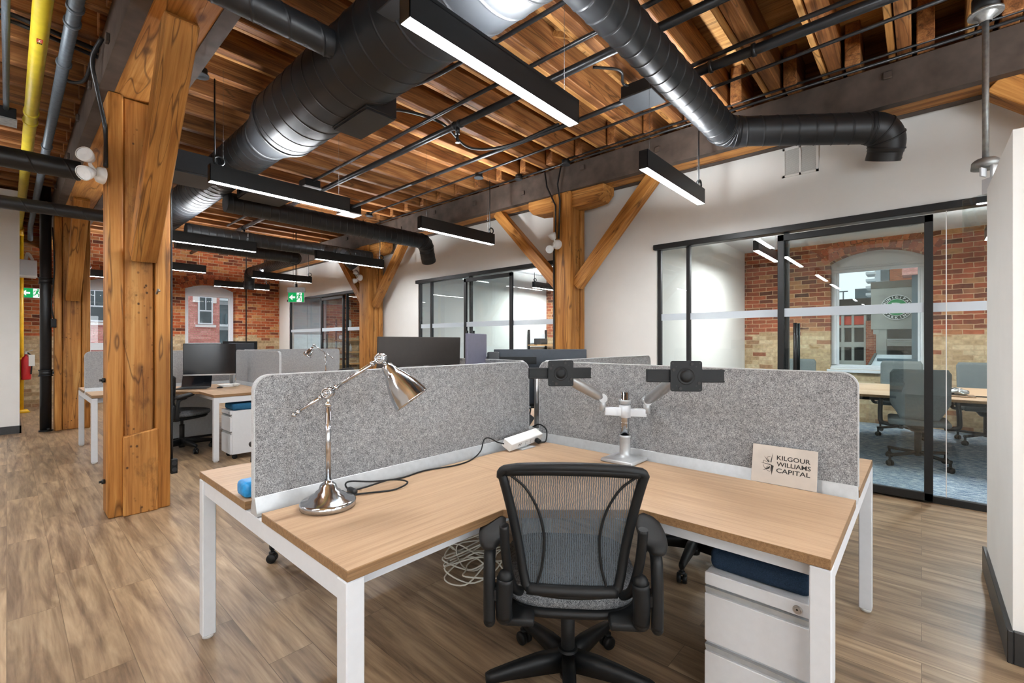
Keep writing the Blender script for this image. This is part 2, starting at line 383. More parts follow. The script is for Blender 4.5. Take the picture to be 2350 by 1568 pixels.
    def torus(s, c, axis, R_, r, n=24, k=8, m=None):
        c = V(c); x, y, d = frame_from(axis)
        return s.tube([c + x*R_*math.cos(2*PI*i/n) + y*R_*math.sin(2*PI*i/n) for i in range(n)], r, k, m, closed=True)
    def duct(s, p0, p1, r, pitch=.11, m=None, n=36, r1=None, ridge=.0035):
        """spiral-seamed round duct: a shallow raised lock seam winds round it"""
        p0, p1 = V(p0), V(p1); L = (p1-p0).length; x, y, d = frame_from(p1-p0); r1 = r if r1 is None else r1
        prof = [(0., 0.)]; t = -pitch*2
        while t < L+pitch:
            prof += [(t-.014, 0.), (t-.0055, 0.), (t-.002, ridge), (t+.002, ridge), (t+.0055, 0.), (t+.014, 0.)]; t += pitch
        prof = prof[1:]; rows = []
        for tt, dr in prof:
            row = []
            for i in range(n+1):
                a = 2*PI*i/n; q = min(max(tt+pitch*i/n, 0.), L); rr = r+(r1-r)*q/L + (dr if 0 < q < L else 0)
                row.append(p0 + d*q + x*rr*math.cos(a) + y*rr*math.sin(a))
            rows.append(row)
        s.grid(rows, m, True)
        for p, rr in ((p0, r), (p1, r1)):
            s.cyl(p-d*.004, p+d*.004, rr*.995, n=n, m=m)
        return s
    def rounded(s, x0, x1, y0, y1, z0, z1, r, m=None, seg=3):
        return s.box(x0, x1, y0, y1, z0, z1, m, r, seg)
    def build(s, name, mat=None, parent=None, origin=None, smooth_all=None):
        bmesh.ops.remove_doubles(s.bm, verts=s.bm.verts[:], dist=1e-6)
        bmesh.ops.recalc_face_normals(s.bm, faces=s.bm.faces[:])
        if parent is not None:
            o = V((0, 0, 0)); q = parent
            while q is not None: o += q.location; q = q.parent
            loc = V((0, 0, 0))
        else:
            xs = [v.co for v in s.bm.verts]
            if origin is None:
                o = V(((min(c.x for c in xs)+max(c.x for c in xs))/2, (min(c.y for c in xs)+max(c.y for c in xs))/2, min(c.z for c in xs)))
            else: o = V(origin)
            loc = o.copy()
        bmesh.ops.translate(s.bm, verts=s.bm.verts[:], vec=-o)
        me = bpy.data.meshes.new(name); s.bm.to_mesh(me); s.bm.free()
        ms = s.mats if s.mats else [mat]
        if mat is not None and s.mats and mat not in s.mats: pass
        for m in ms:
            me.materials.append(M[m] if isinstance(m, str) else m)
        ob = bpy.data.objects.new(name, me); ob.location = loc; COL.objects.link(ob)
        if parent is not None: ob.parent = parent
        return ob
def tag(o, label=None, cat=None, group=None, kind=None):
    if label: o['label'] = label
    if cat: o['category'] = cat
    if group: o['group'] = group
    if kind: o['kind'] = kind
    return o
def thing(name, loc, label, cat, group=None, rz=0.):
    o = bpy.data.objects.new(name, None); o.location = loc; o.rotation_euler = (0, 0, rz); o.empty_display_size = .1
    COL.objects.link(o); return tag(o, label, cat, group)
def struct(o): o['kind'] = 'structure'; return o
def copy_tree(o, parent=None):
    c = o.copy(); COL.objects.link(c)
    if parent is not None: c.parent = parent
    for ch in list(o.children): copy_tree(ch, c)
    return c
def dup(o, loc, rz=None, label=None, group=None):
    c = copy_tree(o); c.location = loc
    if rz is not None: c.rotation_euler = (0, 0, rz)
    if label: c['label'] = label
    if group: c['group'] = group
    return c
def curve_pts(ctrl, n=8):
    """Catmull-Rom through the control points"""
    P = [V(p) for p in ctrl]; P = [P[0]*2-P[1]] + P + [P[-1]*2-P[-2]]; out = []
    for i in range(1, len(P)-2):
        a, b, c, d = P[i-1:i+3]
        for k in range(n):
            t = k/n
            out.append(.5*((2*b)+(c-a)*t+(2*a-5*b+4*c-d)*t*t+(3*b-a-3*c+d)*t**3))
    out.append(P[-2]); return out
def arc3(c, u, v, r, a0, a1, n=8):
    c, u, v = V(c), V(u), V(v)
    return [c+u*r*math.cos(a0+(a1-a0)*i/n)+v*r*math.sin(a0+(a1-a0)*i/n) for i in range(n+1)]
def text_mesh(txt, size, xs=1., extrude=.0006, bold=0.):
    cu = bpy.data.curves.new('lettering', 'FONT'); cu.body = txt; cu.size = size; cu.extrude = extrude; cu.offset = bold; cu.resolution_u = 3
    ob = bpy.data.objects.new('lettering', cu); COL.objects.link(ob)
    bpy.context.view_layer.update()
    me = bpy.data.meshes.new_from_object(ob.evaluated_get(bpy.context.evaluated_depsgraph_get()))
    COL.objects.unlink(ob); bpy.data.objects.remove(ob); bpy.data.curves.remove(cu)
    for v in me.vertices: v.co.x *= xs
    return me
def place_text(me, mat, parent, origin, ux, uy, center=False, width=None):
    """lay lettering with its baseline along ux and its up along uy (world, parent unrotated)"""
    ux, uy = V(ux).normalized(), V(uy).normalized(); uz = ux.cross(uy)
    xs = [v.co.x for v in me.vertices]; w = max(xs)-min(xs)
    k = (width/w) if width else 1.
    off = -(min(xs)+w/2) if center else -min(xs)
    o = V((0, 0, 0)); q = parent
    while q is not None: o += q.location; q = q.parent
    for v in me.vertices: v.co = V(origin)-o + ux*(v.co.x+off)*k + uy*v.co.y + uz*v.co.z
    me.materials.clear(); me.materials.append(M[mat])
    ob = bpy.data.objects.new('lettering', me); COL.objects.link(ob); ob.parent = parent; return ob
# ------------------------------------------------------------------ camera and sky
cam = bpy.data.cameras.new('camera'); cam.sensor_width = 36.; cam.lens = 36.*1044/2350; cam.clip_start = .02; cam.clip_end = 500
camo = bpy.data.objects.new('camera', cam); COL.objects.link(camo)
camo.location = (0, 0, 1.325); camo.rotation_euler = (PI/2, 0, -math.radians(48.0)); sc.camera = camo
wd = bpy.data.worlds.new('overcast'); sc.world = wd; wd.use_nodes = True
bgn = wd.node_tree.nodes['Background']; bgn.inputs[0].default_value = (.80, .87, .92, 1); bgn.inputs[1].default_value = 1.55
sc.view_settings.view_transform = 'Standard'; sc.view_settings.look = 'None'; sc.view_settings.gamma = 1.; sc.view_settings.exposure = 0.
sc.view_settings.use_curve_mapping = False
sc.cycles.use_denoising = True
sc.cycles.max_bounces = 6; sc.cycles.diffuse_bounces = 3; sc.cycles.glossy_bounces = 3; sc.cycles.use_adaptive_sampling = True; sc.cycles.adaptive_threshold = .12; sc.cycles.adaptive_min_samples = 16; sc.cycles.transparent_max_bounces = 12; sc.cycles.sample_clamp_indirect = 6.
sc.cycles.caustics_reflective = False; sc.cycles.caustics_refractive = False

# ------------------------------------------------------------------ shell
BY = 13.3       # brick back wall, room face
PX = 5.08       # office partition, room face
OX = 9.39       # brick wall behind the offices, room face
struct(MB().box(-5, PX+.12, -4.2, BY+.1, -.1, 0).build('floor', 'floor'))
struct(MB().box(PX+.121, OX+.1, -4.2, BY+.1, -.1, .004).build('floor_carpet', 'carpet'))
struct(MB().box(-5, PX+.3, -4.2, BY+.2, 3.87, 4.0).build('ceiling', 'deck'))
struct(MB().box(PX+.12, OX+.1, -4.2, BY+.1, 3.0, 3.08).build('ceiling_office', 'grey_ceiling'))

def wall_open(name, mat, ax, face, depth, u0, u1, z0, z1, ops):
    """wall with openings. ax = axis along the wall, face = room-face coordinate, depth = signed thickness.
    ops = (ua, ub, za, zspring, rise)"""
    b = MB()
    def P(u, z, q): return (u, face+depth*q, z) if ax == 'x' else (face+depth*q, u, z)
    def quad(u, v, za, zb, zc=None, zd=None):
        zc = zb if zc is None else zc
        for q in (0, 1): b.face([P(u, za, q), P(v, za if zd is None else zd, q), P(v, zc, q), P(u, zb, q)], mat)
    cur = u0
    for ua, ub, za, zs, rise in sorted(ops):
        quad(cur, ua, z0, z1)
        if za > z0: quad(ua, ub, z0, za)
        N = 14 if rise > 0 else 1; arc = []
        w = ub-ua
        Rr = (w*w/4+rise*rise)/(2*rise) if rise > 0 else 0
        for i in range(N+1):
            u = ua+w*i/N
            arc.append((u, zs + (math.sqrt(Rr*Rr-(u-(ua+ub)/2)**2)-(Rr-rise) if rise > 0 else 0)))
        for (a, za_), (c, zc_) in zip(arc, arc[1:]): quad(a, c, za_, z1, z1, zc_)
        loop = [(ua, za)] + arc[:1] + arc[1:] + [(ub, za)]
        if za <= z0: pass
        for (a, za_), (c, zc_) in zip(loop, loop[1:]): b.face([P(a, za_, 0), P(c, zc_, 0), P(c, zc_, 1), P(a, za_, 1)], mat)
        if za > z0: b.face([P(ua, za, 0), P(ub, za, 0), P(ub, za, 1), P(ua, za, 1)], mat)
        cur = ub
    quad(cur, u1, z0, z1)
    for u in (u0, u1): b.face([P(u, z0, 0), P(u, z1, 0), P(u, z1, 1), P(u, z0, 1)], mat)
    b.face([P(u0, z1, 0), P(u1, z1, 0), P(u1, z1, 1), P(u0, z1, 1)], mat)
    return struct(b.build(name, mat, origin=(0, 0, 0)))

WIN_BACK = [(1.12, 2.2, .86, 2.62, .13), (2.9, 3.99, .86, 2.62, .13), (5.3, 6.5, .9, 2.55, .13)]
WIN_OFF = [(-.06, 1.16, .86, 2.66, .17), (4.3, 5.5, .86, 2.66, .17)]
wall_open('wall_back', 'brick_x', 'x', BY, .4, -5, OX+.4, 0, 3.87, WIN_BACK)
wall_open('wall_office_back', 'brick_y', 'y', OX, .4, -4.2, BY, 0, 3.2, WIN_OFF)
# glazed openings in the white partition (Y ranges)
GLZ = [(-2.2, 2.3), (3.62, 6.9), (8.4, 12.62)]
wall_open('wall_partition', 'white', 'y', PX, .12, -4.2, BY, 0, 3.87, [(a, b, 0, 2.44, 0) for a, b in GLZ])
for i, y in enumerate((2.5, 7.25)):
    struct(MB().box(PX+.12, OX, y, y+.12, 0, 3.0).build('wall_office_side', 'white'))
struct(MB().box(PX+.12, OX, -2.32, -2.2, 0, 3.0).build('wall_office_end', 'white'))
struct(MB().box(-5, .124, 9.7, 9.85, 0, 3.5).build('wall_left', 'white'))
struct(MB().box(-.02, .124, 9.85, 12.2, 0, 3.5).build('wall_left_return', 'white'))
struct(MB().box(-5.12, -5, -4.2, BY, 0, 3.87).build('wall_side', 'white'))
struct(MB().box(-5, PX, -4.32, -4.2, 0, 3.87).build('wall_rear', 'white'))
struct(MB().box(2.78, 3.78, -.9, -.28, 0, 2.2).build('wall_near', 'white', ))
struct(MB().box(2.76, 3.80, -.28, -.262, 0, .135, None, .003).box(2.76, 2.78, -.9, -.28, 0, .135, None, .003).build('baseboard_near', 'baseboard'))
struct(MB().box(-5, .14, 9.682, 9.7, 0, .11).box(.124, .142, 9.682, 12.2, 0, .11).build('baseboard_left', 'baseboard'))

def arch_ring(name, mat, ax, face, ua, ub, zs, rise, out, rings=2):
    """soldier-course brick arches over a window, each brick slightly proud of the wall"""
    b = MB(); w = ub-ua; Rr = (w*w/4+rise*rise)/(2*rise); zc = zs+rise-Rr; cu = (ua+ub)/2
    a1 = math.asin(w/2/Rr); r2 = random.Random(3)
    for k in range(rings):
        ri = Rr+.012+k*.128; ro = ri+.115; n = int(2*a1*1.12*ri/.078); A = a1*1.12
        for i in range(n):
            t0 = -A+2*A*(i+.06)/n; t1 = -A+2*A*(i+.94)/n
            pts = []
            for r_, t in ((ri, t0), (ri, t1), (ro, t1), (ro, t0)):
                pts.append((cu+r_*math.sin(t), zc+r_*math.cos(t)))
            h0, h1 = (face-out*.006, face+out*.05) if out > 0 else (face+.006, face-.05)
            m = r2.choice(['archbrick0', 'archbrick1', 'archbrick2'])
            b.prism(pts, min(h0, h1), max(h0, h1), 'xzy' if ax == 'x' else 'yzx', m)
    return struct(b.build(name, 'archbrick0'))
M['archbrick0'] = plain('arch_brick_red', '#9c4f32', .85, vary=.22, scale=25, bs=.4)
M['archbrick1'] = plain('arch_brick_brown', '#7b4330', .85, vary=.22, scale=25, bs=.4)
M['archbrick2'] = plain('arch_brick_orange', '#ad6240', .85, vary=.22, scale=25, bs=.4)
wi = 0
def window(ax, face, op, style):
    """white window unit set into the brick opening: frame, arched head panel, glass, sill"""
    global wi; wi += 1
    ua, ub, za, zs, rise = op; d = .16
    def bx(b, u0, u1, q0, q1, z0, z1, m=None):
        if ax == 'x': b.box(u0, u1, face+q0, face+q1, z0, z1, m, .004)
        else: b.box(face+q0, face+q1, u0, u1, z0, z1, m, .004)
    b = MB(); t = .075; hz = zs-.16
    bx(b, ua, ua+t, d, d+.09, za, hz); bx(b, ub-t, ub, d, d+.09, za, hz)
    bx(b, ua, ub, d, d+.09, hz, hz+.05); bx(b, ua, ub, d, d+.09, za, za+.07)
    bx(b, ua+t, ua+t+.03, d+.02, d+.07, za+.07, hz); bx(b, ub-t-.03, ub-t, d+.02, d+.07, za+.07, hz)
    # arched head panel
    w = ub-ua; Rr = (w*w/4+rise*rise)/(2*rise); pts = [(ua, hz+.05)]+[]
    arc = [(ua+w*i/14, zs+math.sqrt(Rr*Rr-(w*i/14-w/2)**2)-(Rr-rise)-.002) for i in range(15)]
    poly = [(ua, hz+.05), (ub, hz+.05)] + arc[::-1]
    b.prism(poly, face+d+.02, face+d+.06, 'xzy' if ax == 'x' else 'yzx')
    poly2 = [(ua+.1, hz+.09), (ub-.1, hz+.09)] + [(u*.84+(ua+ub)/2*.16, z-.045) for u, z in arc[::-1]]
    b.prism(poly2, face+d+.0, face+d+.03, 'xzy' if ax == 'x' else 'yzx')
    r = struct(b.build('window_%d' % wi, 'vinylwhite'))
    g = MB(); bx(g, ua+t+.03, ub-t-.03, d+.04, d+.046, za+.07, hz); g.build('pane', 'winglass', r)
    s = MB(); bx(s, ua-.04, ub+.04, -.06, d, za-.05, za-.004); bx(s, ua, ub, .02, d, za-.004, za+.03); bx(s, ua, ub, .08, d, za+.03, za+.055); s.build('sill', 'vinylwhite', r)
    return r
for k, op in enumerate(WIN_BACK):
    w_ = window('x', BY, op, 0); arch_ring('wall_brick_arch', None, 'x', BY, op[0], op[1], op[3], op[4], 1)
    if k == 2:
        sh = MB(); sh.box(op[0]+.02, op[1]-.02, BY+.1, BY+.104, 1.56, 2.6); sh.build('roller_shade', 'shade', w_)
        MB().box(op[0]+.02, op[1]-.02, BY+.09, BY+.115, 1.535, 1.56, None, .004).build('shade_bar', 'whitemetal', w_)
        MB().cyl((op[0]+.6, BY+.09, 2.5), (op[0]+.6, BY+.09, 1.1), .003).build('pull_cord', 'alu', w_)
for op in WIN_OFF:
    window('y', OX, op, 0); arch_ring('wall_brick_arch', None, 'y', OX, op[0], op[1], op[3], op[4], 1)

# added fill light: unseen glowing panels framed like windows, behind and left of the camera
for k, (ax, u) in enumerate([('y', -3.3), ('x', -4.4), ('x', -2.3), ('x', -.2), ('x', 1.9)]):
    wi += 1
    def qb(b, u0, u1, q0, q1, z0, z1):
        if ax == 'y': b.box(-5+q0, -5+q1, u0, u1, z0, z1, None, .003)
        else: b.box(u0, u1, -4.2+q0, -4.2+q1, z0, z1, None, .003)
    b = MB()
    for u0, u1, z0, z1 in ((u, u+.08, .8, 2.7), (u+1.22, u+1.3, .8, 2.7), (u, u+1.3, .8, .88), (u, u+1.3, 2.62, 2.7), (u+.62, u+.68, .8, 2.7)): qb(b, u0, u1, .001, .07, z0, z1)
    r = struct(b.build('window_%d' % wi, 'vinylwhite')); g = MB(); qb(g, u+.04, u+1.26, .02, .03, .84, 2.66); g.build('added_fill_panel', 'fill_glow', r)  # window-style frame and glowing sheet, both added only as fill light

# ------------------------------------------------------------------ glazed partitions with sliding doors
def glazing(n, y0, y1, door, posts, lab, hs=1, end_open=False):
    """black header, posts and floor track with glass between; door=(ya,yb) sliding leaf hung on the room side"""
    r = struct(MB().box(PX-.055, PX+.06, y0-.01, y1+.02, 2.385, 2.445, None, .004).build('trim_%d' % n, 'black'))
    x0, x1 = PX+.0, PX+.05
    MB().box(x0, x1, y0, y1, .0, .055, None, .003).build('track', 'black', r)
    for y in posts: MB().box(x0, x1, y-.02, y+.02, .055, 2.385, None, .003).build('post', 'black', r)
    ys = sorted([y0]+list(posts)+[y1])
    for a, b in zip(ys, ys[1:]):
        if b-a < .06: continue
        MB().box(PX+.02, PX+.03, a, b, .055, 2.385).build('pane', 'glass', r)
    a, b = door
    d = struct(MB().box(PX-.05, PX-.012, a, a+.055, .02, 2.36, None, .003).box(PX-.05, PX-.012, b-.055, b, .02, 2.36, None, .003)
       .box(PX-.05, PX-.012, a, b, 2.30, 2.36, None, .003).box(PX-.05, PX-.012, a, b, .02, .085, None, .003).build('door_%d' % n, 'black'))
    MB().box(PX-.035, PX-.027, a+.05, b-.05, .08, 2.305).build('pane', 'glass', d)
    hy = (b-.16) if hs > 0 else (a+.16)
    hd = MB().cyl((PX-.11, hy, .9), (PX-.11, hy, 1.50), .016, n=14)
    for z in (1.02, 1.38): hd.cyl((PX-.11, hy, z), (PX-.03, hy, z), .009)
    hd.cyl((PX+.03, hy-.0, .9), (PX+.03, hy, 1.50), .016, n=14)
    hd.build('pull_handle', 'black', d)
    # frosted safety band
    MB().box(PX-.037, PX-.0355, a+.055, b-.055, 1.565, 1.645).build('frosted_band', 'frost', d)
    for p, q in zip(ys, ys[1:]):
        if q-p < .06 or (p >= a-.1 and q <= b+.1): continue
        MB().box(PX+.018, PX+.0195, p+.02, q-.02, 1.568, 1.642).build('frosted_band', 'frost', r)
    return r, d
glazing(1, -2.2, 2.3, (-.07, 1.045), (2.27, 1.935, .98), '')
glazing(2, 3.62, 6.9, (4.53, 5.6), (6.86, 6.53, 5.5), '')
glazing(3, 8.4, 12.62, (9.6, 10.7), (12.58, 10.75, 9.55), '')
# clear butt joint between two panes of the near office front
struct(MB().box(PX+.016, PX+.034, -.152, -.146, .06, 2.385).build('trim_glass_joint', 'whiteplastic'))

# ------------------------------------------------------------------ beams, joists, posts
BZ0, BZ1 = 3.2, 3.52
def channel(b, x, side, y0, y1):
    """steel channel, web at x, flanges towards side"""
    b.box(min(x, x+.014*side), max(x, x+.014*side), y0, y1, BZ0+.018, BZ1-.018)
    for z0, z1 in ((BZ0, BZ0+.018), (BZ1-.018, BZ1)):
        b.box(min(x, x+.085*side), max(x, x+.085*side), y0, y1, z0, z1)
def beam(x0, x1, y0, y1, name, lab):
    r = thing(name, ((x0+x1)/2, (y0+y1)/2, BZ0), lab, 'beam', 'ceiling beams')
    for x, sd in ((x0, 1), (x1, -1)):
        b = MB(); channel(b, x, sd, y0, y1)
        b.build('steel_channel', 'steel', r)
    MB().box(x0+.0855, x1-.0855, y0, y1, BZ0+.006, BZ1-.002).build('timber_core', 'post_y', r)
    for i in range(int((y1-y0)/.95)):
        y = y0+.5+i*.95; z = 3.38+.05*((i*7) % 3-1)
        for x, sd in ((x0, -1), (x1, 1)):
            if sd > 0 and x > 2: continue
            MB().box(min(x, x+.022*sd), max(x, x+.022*sd), y-.028, y+.028, z-.028, z+.028, None, .004).build('bolt_head', 'steel', r)
    return r
beam(.455, .905, -2.2, 13.28, 'ceiling_beam', 'brown steel and timber ceiling beam over the left row of posts')
beam(4.67, 5.05, -2.2, 13.28, 'ceiling_beam', 'brown steel and timber ceiling beam along the white office wall')

JL = 'rough brown timber joist under the plank ceiling between the two beams'
JS = .432
jy = [-1.63+JS*i for i in range(34)]
def joist(name, x0, x1, y, z0, w, mat, lab, grp, cat='joist'):
    o = MB().box(x0, x1, y-w/2, y+w/2, z0, 3.869, None, .006).build(name, mat)
    return tag(o, lab, cat, grp)
for i, y in enumerate(jy):
    joist('ceiling_joist', .44, 4.90, y, 3.545, .085, 'joist_x', JL, 'joists between the beams')
    if y < 4.2:
        joist('sister_joist', .95, 4.74, y+.075, 3.555, .045, 'joist_new', 'fresh pale plank sistered against a rough joist near the camera', 'pale sister joists')
    if y > 1.5:
        joist('ceiling_joist', -5, .56, y+.12, 3.55, .08, 'joist_x', 'dark timber joist under the ceiling left of the left beam', 'joists of the left bay')
    if y > -1.2 and y < 9:
        joist('joist_end', 4.5, 5.06, y-.12, 3.53, .10, 'joist_x', 'squared joist end lapping the beam along the white wall', 'joist ends over the wall beam')
for i, y in enumerate(jy[3:24]):
    o = MB().bar((2.9, y+.05, 3.60), (2.98, y+JS-.05, 3.82), .05, .04).build('bridging_strut', 'joist_new')
    tag(o, 'short pale bridging strut slanting between two joists', 'strut', 'bridging struts')

struct(MB().box(4.905, 4.93, -2.2, 13.2, 3.53, 3.868).build('trim_rim_board', 'joist_y'))
def post(x0, xm0, xm1, x1, y0, y1, lab, plate=False, ztop=3.2):
    """post of three timbers side by side with raking braces"""
    r = thing('timber_post', ((x0+x1)/2, (y0+y1)/2, 0), lab, 'post', 'timber posts')
    MB().box(x0, xm0-.004, y0, y1, 0, ztop, None, .012, 2).build('side_plank', 'post_z', r)
    MB().box(xm0, xm1, y0+.045, y1-.045, 0, ztop, None, .01).build('core_timber', 'post_old', r)
    MB().box(xm1+.004, x1, y0-.006, y1, 0, ztop, None, .012, 2).build('side_plank', 'post_z', r)
    return r
p1 = post(.504, .597, .785, .883, 4.5, 4.76, 'massive near timber post with worn patched foot at left')
MB().hexa([(.588, 4.472, 0), (.80, 4.472, 0), (.80, 4.535, 0), (.588, 4.535, 0), (.588, 4.478, .60), (.80, 4.478, .64), (.80, 4.535, .64), (.588, 4.535, .60)], None, .006).build('foot_patch', 'post_old', p1)
MB().bar((.705, 4.46, 1.98), (.68, 3.2, 3.22), .16, .15, None, .006, up=(0, -1, 0)).build('brace', 'brace_dn', p1)
MB().bar((.69, 4.80, 2.1), (.69, 5.9, 3.22), .15, .14, None, .006, up=(0, 1, 0)).build('brace', 'brace_up', p1)
for x, z in ((.50, .26), (.502, 1.03)): MB().cyl((x, 4.62, z), (x-.02, 4.62, z), .018, n=8).cyl((x-.02, 4.62, z), (x-.035, 4.62, z), .009, n=8).build('bolt_head', 'pipe', p1)
MB().tube([(.79, 4.49, 1.70), (.80, 4.47, 1.735), (.805, 4.46, 1.72)], .008).build('hook', 'galv', p1)
p2 = post(.471, .555, .765, .86, 9.5, 9.78, 'farther timber post behind the black drain pipe')
MB().bar((.665, 9.47, 1.98), (.66, 8.2, 3.22), .16, .15, None, .006, up=(0, -1, 0)).build('brace', 'brace_dn', p2)
def rpost(x0, x1, y0, y1, lab):
    r = thing('timber_post', ((x0+x1)/2, (y0+y1)/2, 0), lab, 'post', 'timber posts')
    xm = x0+.125
    MB().box(x0, xm, y0, y1, 0, 3.2, None, .012, 2).build('side_plank', 'post_z', r)
    MB().box(xm+.004, x1-.09, y0+.02, y1-.02, 0, 3.2, None, .006).build('core_timber', 'post_old', r)
    MB().box(x1-.086, x1, y0, y1, 0, 3.2, None, .01).build('side_plank', 'post_z', r)
    ym = (y0+y1)/2
    pr = [(ym-.58, 3.2), (ym+.58, 3.2), (ym+.58, 3.1), (ym+.5, 3.02), (ym+.3, 3.0), (ym-.3, 3.0), (ym-.5, 3.02), (ym-.58, 3.1)]
    MB().prism(pr, x0+.04, x1-.04, 'yzx', None, .008).build('bolster', 'post_y', r)
    MB().bar((4.82, y0-.0, 2.03), (4.82, y0-1.06, 3.2), .13, .14, None, .006, up=(0, -1, 0)).build('brace', 'brace_dn', r)
    MB().bar((4.82, y1+.0, 2.05), (4.82, y1+1.1, 3.2), .13, .14, None, .006, up=(0, 1, 0)).build('brace', 'brace_up', r)
    return r
rpost(4.67, 5.0, 3.235, 3.50, 'timber post with two raking braces in the middle of the white wall')
rpost(4.67, 5.0, 7.95, 8.28, 'distant braced timber post beside the far office')
p5 = thing('timber_post', (4.83, -1.85, 0), 'timber post past the near white wall, its golden brace showing at the right edge', 'post', 'timber posts')
MB().box(4.67, 5.0, -1.98, -1.72, 0, 3.2, None, .012, 2).build('core_timber', 'post_z', p5)
MB().bar((4.84, -1.72, 2.02), (4.84, -.40, 3.20), .17, .16, None, .006, up=(0, 1, 0)).build('brace', 'brace_up', p5)
# ------------------------------------------------------------------ ducts
def collar(b, c, d, r, w=.05, m=None):
    c, d = V(c), V(d).normalized()
    b.lathe([(r-.003, -w/2), (r+.006, -w/2), (r+.006, w/2), (r-.003, w/2)], c, d, 36, m)
md = thing('spiral_duct', (1.6, 4, 2.9), 'big black spiral air duct stepping down in width toward the far end', 'duct')
MX, MZ = 1.6, 3.19
b = MB(); b.duct((MX, 4.05, MZ), (MX, -2.2, MZ), .268, .17, n=56); collar(b, (MX, 4.03, MZ), (0, 1, 0), .268); b.build('wide_run', 'duct', md)
b = MB(); b.cyl((MX, 4.05, MZ), (MX, 4.40, MZ), .266, .197, n=48, caps=False); b.build('reducer', 'duct', md)
b = MB(); b.duct((MX, 4.40, MZ), (MX, 9.6, MZ), .194, .13, n=44); collar(b, (MX, 4.43, MZ), (0, 1, 0), .194); b.build('narrow_run', 'duct', md)
b = MB(); b.box(1.28, 1.50, 1.78, 2.1, 3.03, 3.12, None, .004); b.build('saddle_plate', 'duct', md)
def boxes(name, x0, x1, y0, y1, z0, z1, lab):
    r = thing(name, ((x0+x1)/2, (y0+y1)/2, z0), lab, 'vent box', 'vent boxes on the big duct')
    MB().box(x0, x1, y0, y1, z0+.012, z1, None, .004).build('housing', 'duct', r)
    MB().box(x0+.01, x1-.01, y0+.01, y1-.01, z0, z0+.014).build('cover', 'plastic2', r)
    s = MB()
    for i in range(9): s.box(x0-.003, x0+.001, y0+.05+i*(y1-y0-.1)/9, y0+.07+i*(y1-y0-.1)/9, z0+.04, z1-.04)
    s.build('slots', 'plastic', r)
boxes('duct_vent_box', 1.62, 1.86, 2.78, 3.26, 2.90, 3.06, 'black rectangular vent box under the wide part of the big duct')
boxes('duct_vent_box', .98, 1.44, 5.25, 5.72, 2.95, 3.16, 'black slotted vent box beside the near timber post')
boxes('duct_vent_box', 1.74, 2.2, 5.3, 5.75, 2.94, 3.08, 'black vent box right of the narrow duct above a pendant light')

def run_duct(lab, pts, r, pitch, name='branch_duct', endbend=None):
    """branch duct along pts with gored elbows at the inner corners"""
    pts = [V(p) for p in pts]
    t = thing(name, pts[0], lab, 'duct', 'branch ducts')
    segs = []; starts = [pts[0]]
    for i in range(1, len(pts)-1):
        a = (pts[i-1]-pts[i]).normalized(); c = (pts[i+1]-pts[i]).normalized()
        ang = PI-a.angle(c); q = r*1.25*math.tan(ang/2)
        segs.append((starts[-1], pts[i]+a*q)); starts.append(pts[i]+c*q)
        b = MB(); R_ = r*1.25; cen = pts[i]+(a+c).normalized()*(R_/math.cos(ang/2)); n = 12
        u = (pts[i]+a*q-cen).normalized(); w = (-a); w = (w-u*w.dot(u)).normalized()
        arc = [cen+u*R_*math.cos(ang*k/n)+w*R_*math.sin(ang*k/n) for k in range(n+1)]
        ext = [arc[0]+a*.03]+arc+[arc[-1]+c*.03]
        b.tube(ext, r+.004, 36)
        for k in range(0, n+1, 4):
            tg = (w*math.cos(ang*k/n)-u*math.sin(ang*k/n)); collar(b, arc[k], tg, r+.004, .012)
        b.build('elbow', 'duct', t)
    segs.append((starts[-1], pts[-1]))
    for p, q in segs:
        if (q-p).length > .02:
            b = MB(); b.duct(p, q, r, pitch, n=36); b.build('straight_run', 'duct', t)
    return t
run_duct('black branch duct with two bends ending at the white wall on the right', [(1.75, 1.27, 3.145), (4.17, 1.27, 3.145), (4.78, .18, 3.05), (4.86, .24, 2.83)], .12, .13)
run_duct('small black duct joining the top of the big duct from the left', [(1.45, 2.72, 3.17), (-1.2, 2.72, 3.17)], .082, .2)
run_duct('black round duct crossing behind the nearest row of pendant lights, bent down at the wall', [(1.7, 6.0, 2.945), (4.55, 6.0, 2.945), (4.72, 6.12, 2.66)], .117, .1)
run_duct('black round duct crossing the far ceiling, second from the camera', [(1.7, 7.75, 2.9), (4.6, 7.75, 2.92)], .105, .1)
run_duct('short black outlet elbow dropping from the far crossing duct', [(3.7, 7.75, 2.9), (3.92, 7.5, 2.86), (4.14, 7.5, 2.66)], .1, .08)
run_duct('black duct that turns back and drops before the brick wall', [(1.7, 8.35, 2.83), (3.5, 8.35, 2.83), (3.55, 10.9, 2.83), (3.55, 10.95, 2.47)], .1, .09)
run_duct('black duct crossing in front of the yellow gas pipe, upper of two at left', [(-2.5, 5.9, 2.90), (.46, 5.9, 2.93)], .088, .25)
run_duct('thinner black duct crossing in front of the yellow gas pipe, lower of two at left', [(-2.5, 7.75, 2.89), (1.5, 7.75, 2.925)], .075, .25)

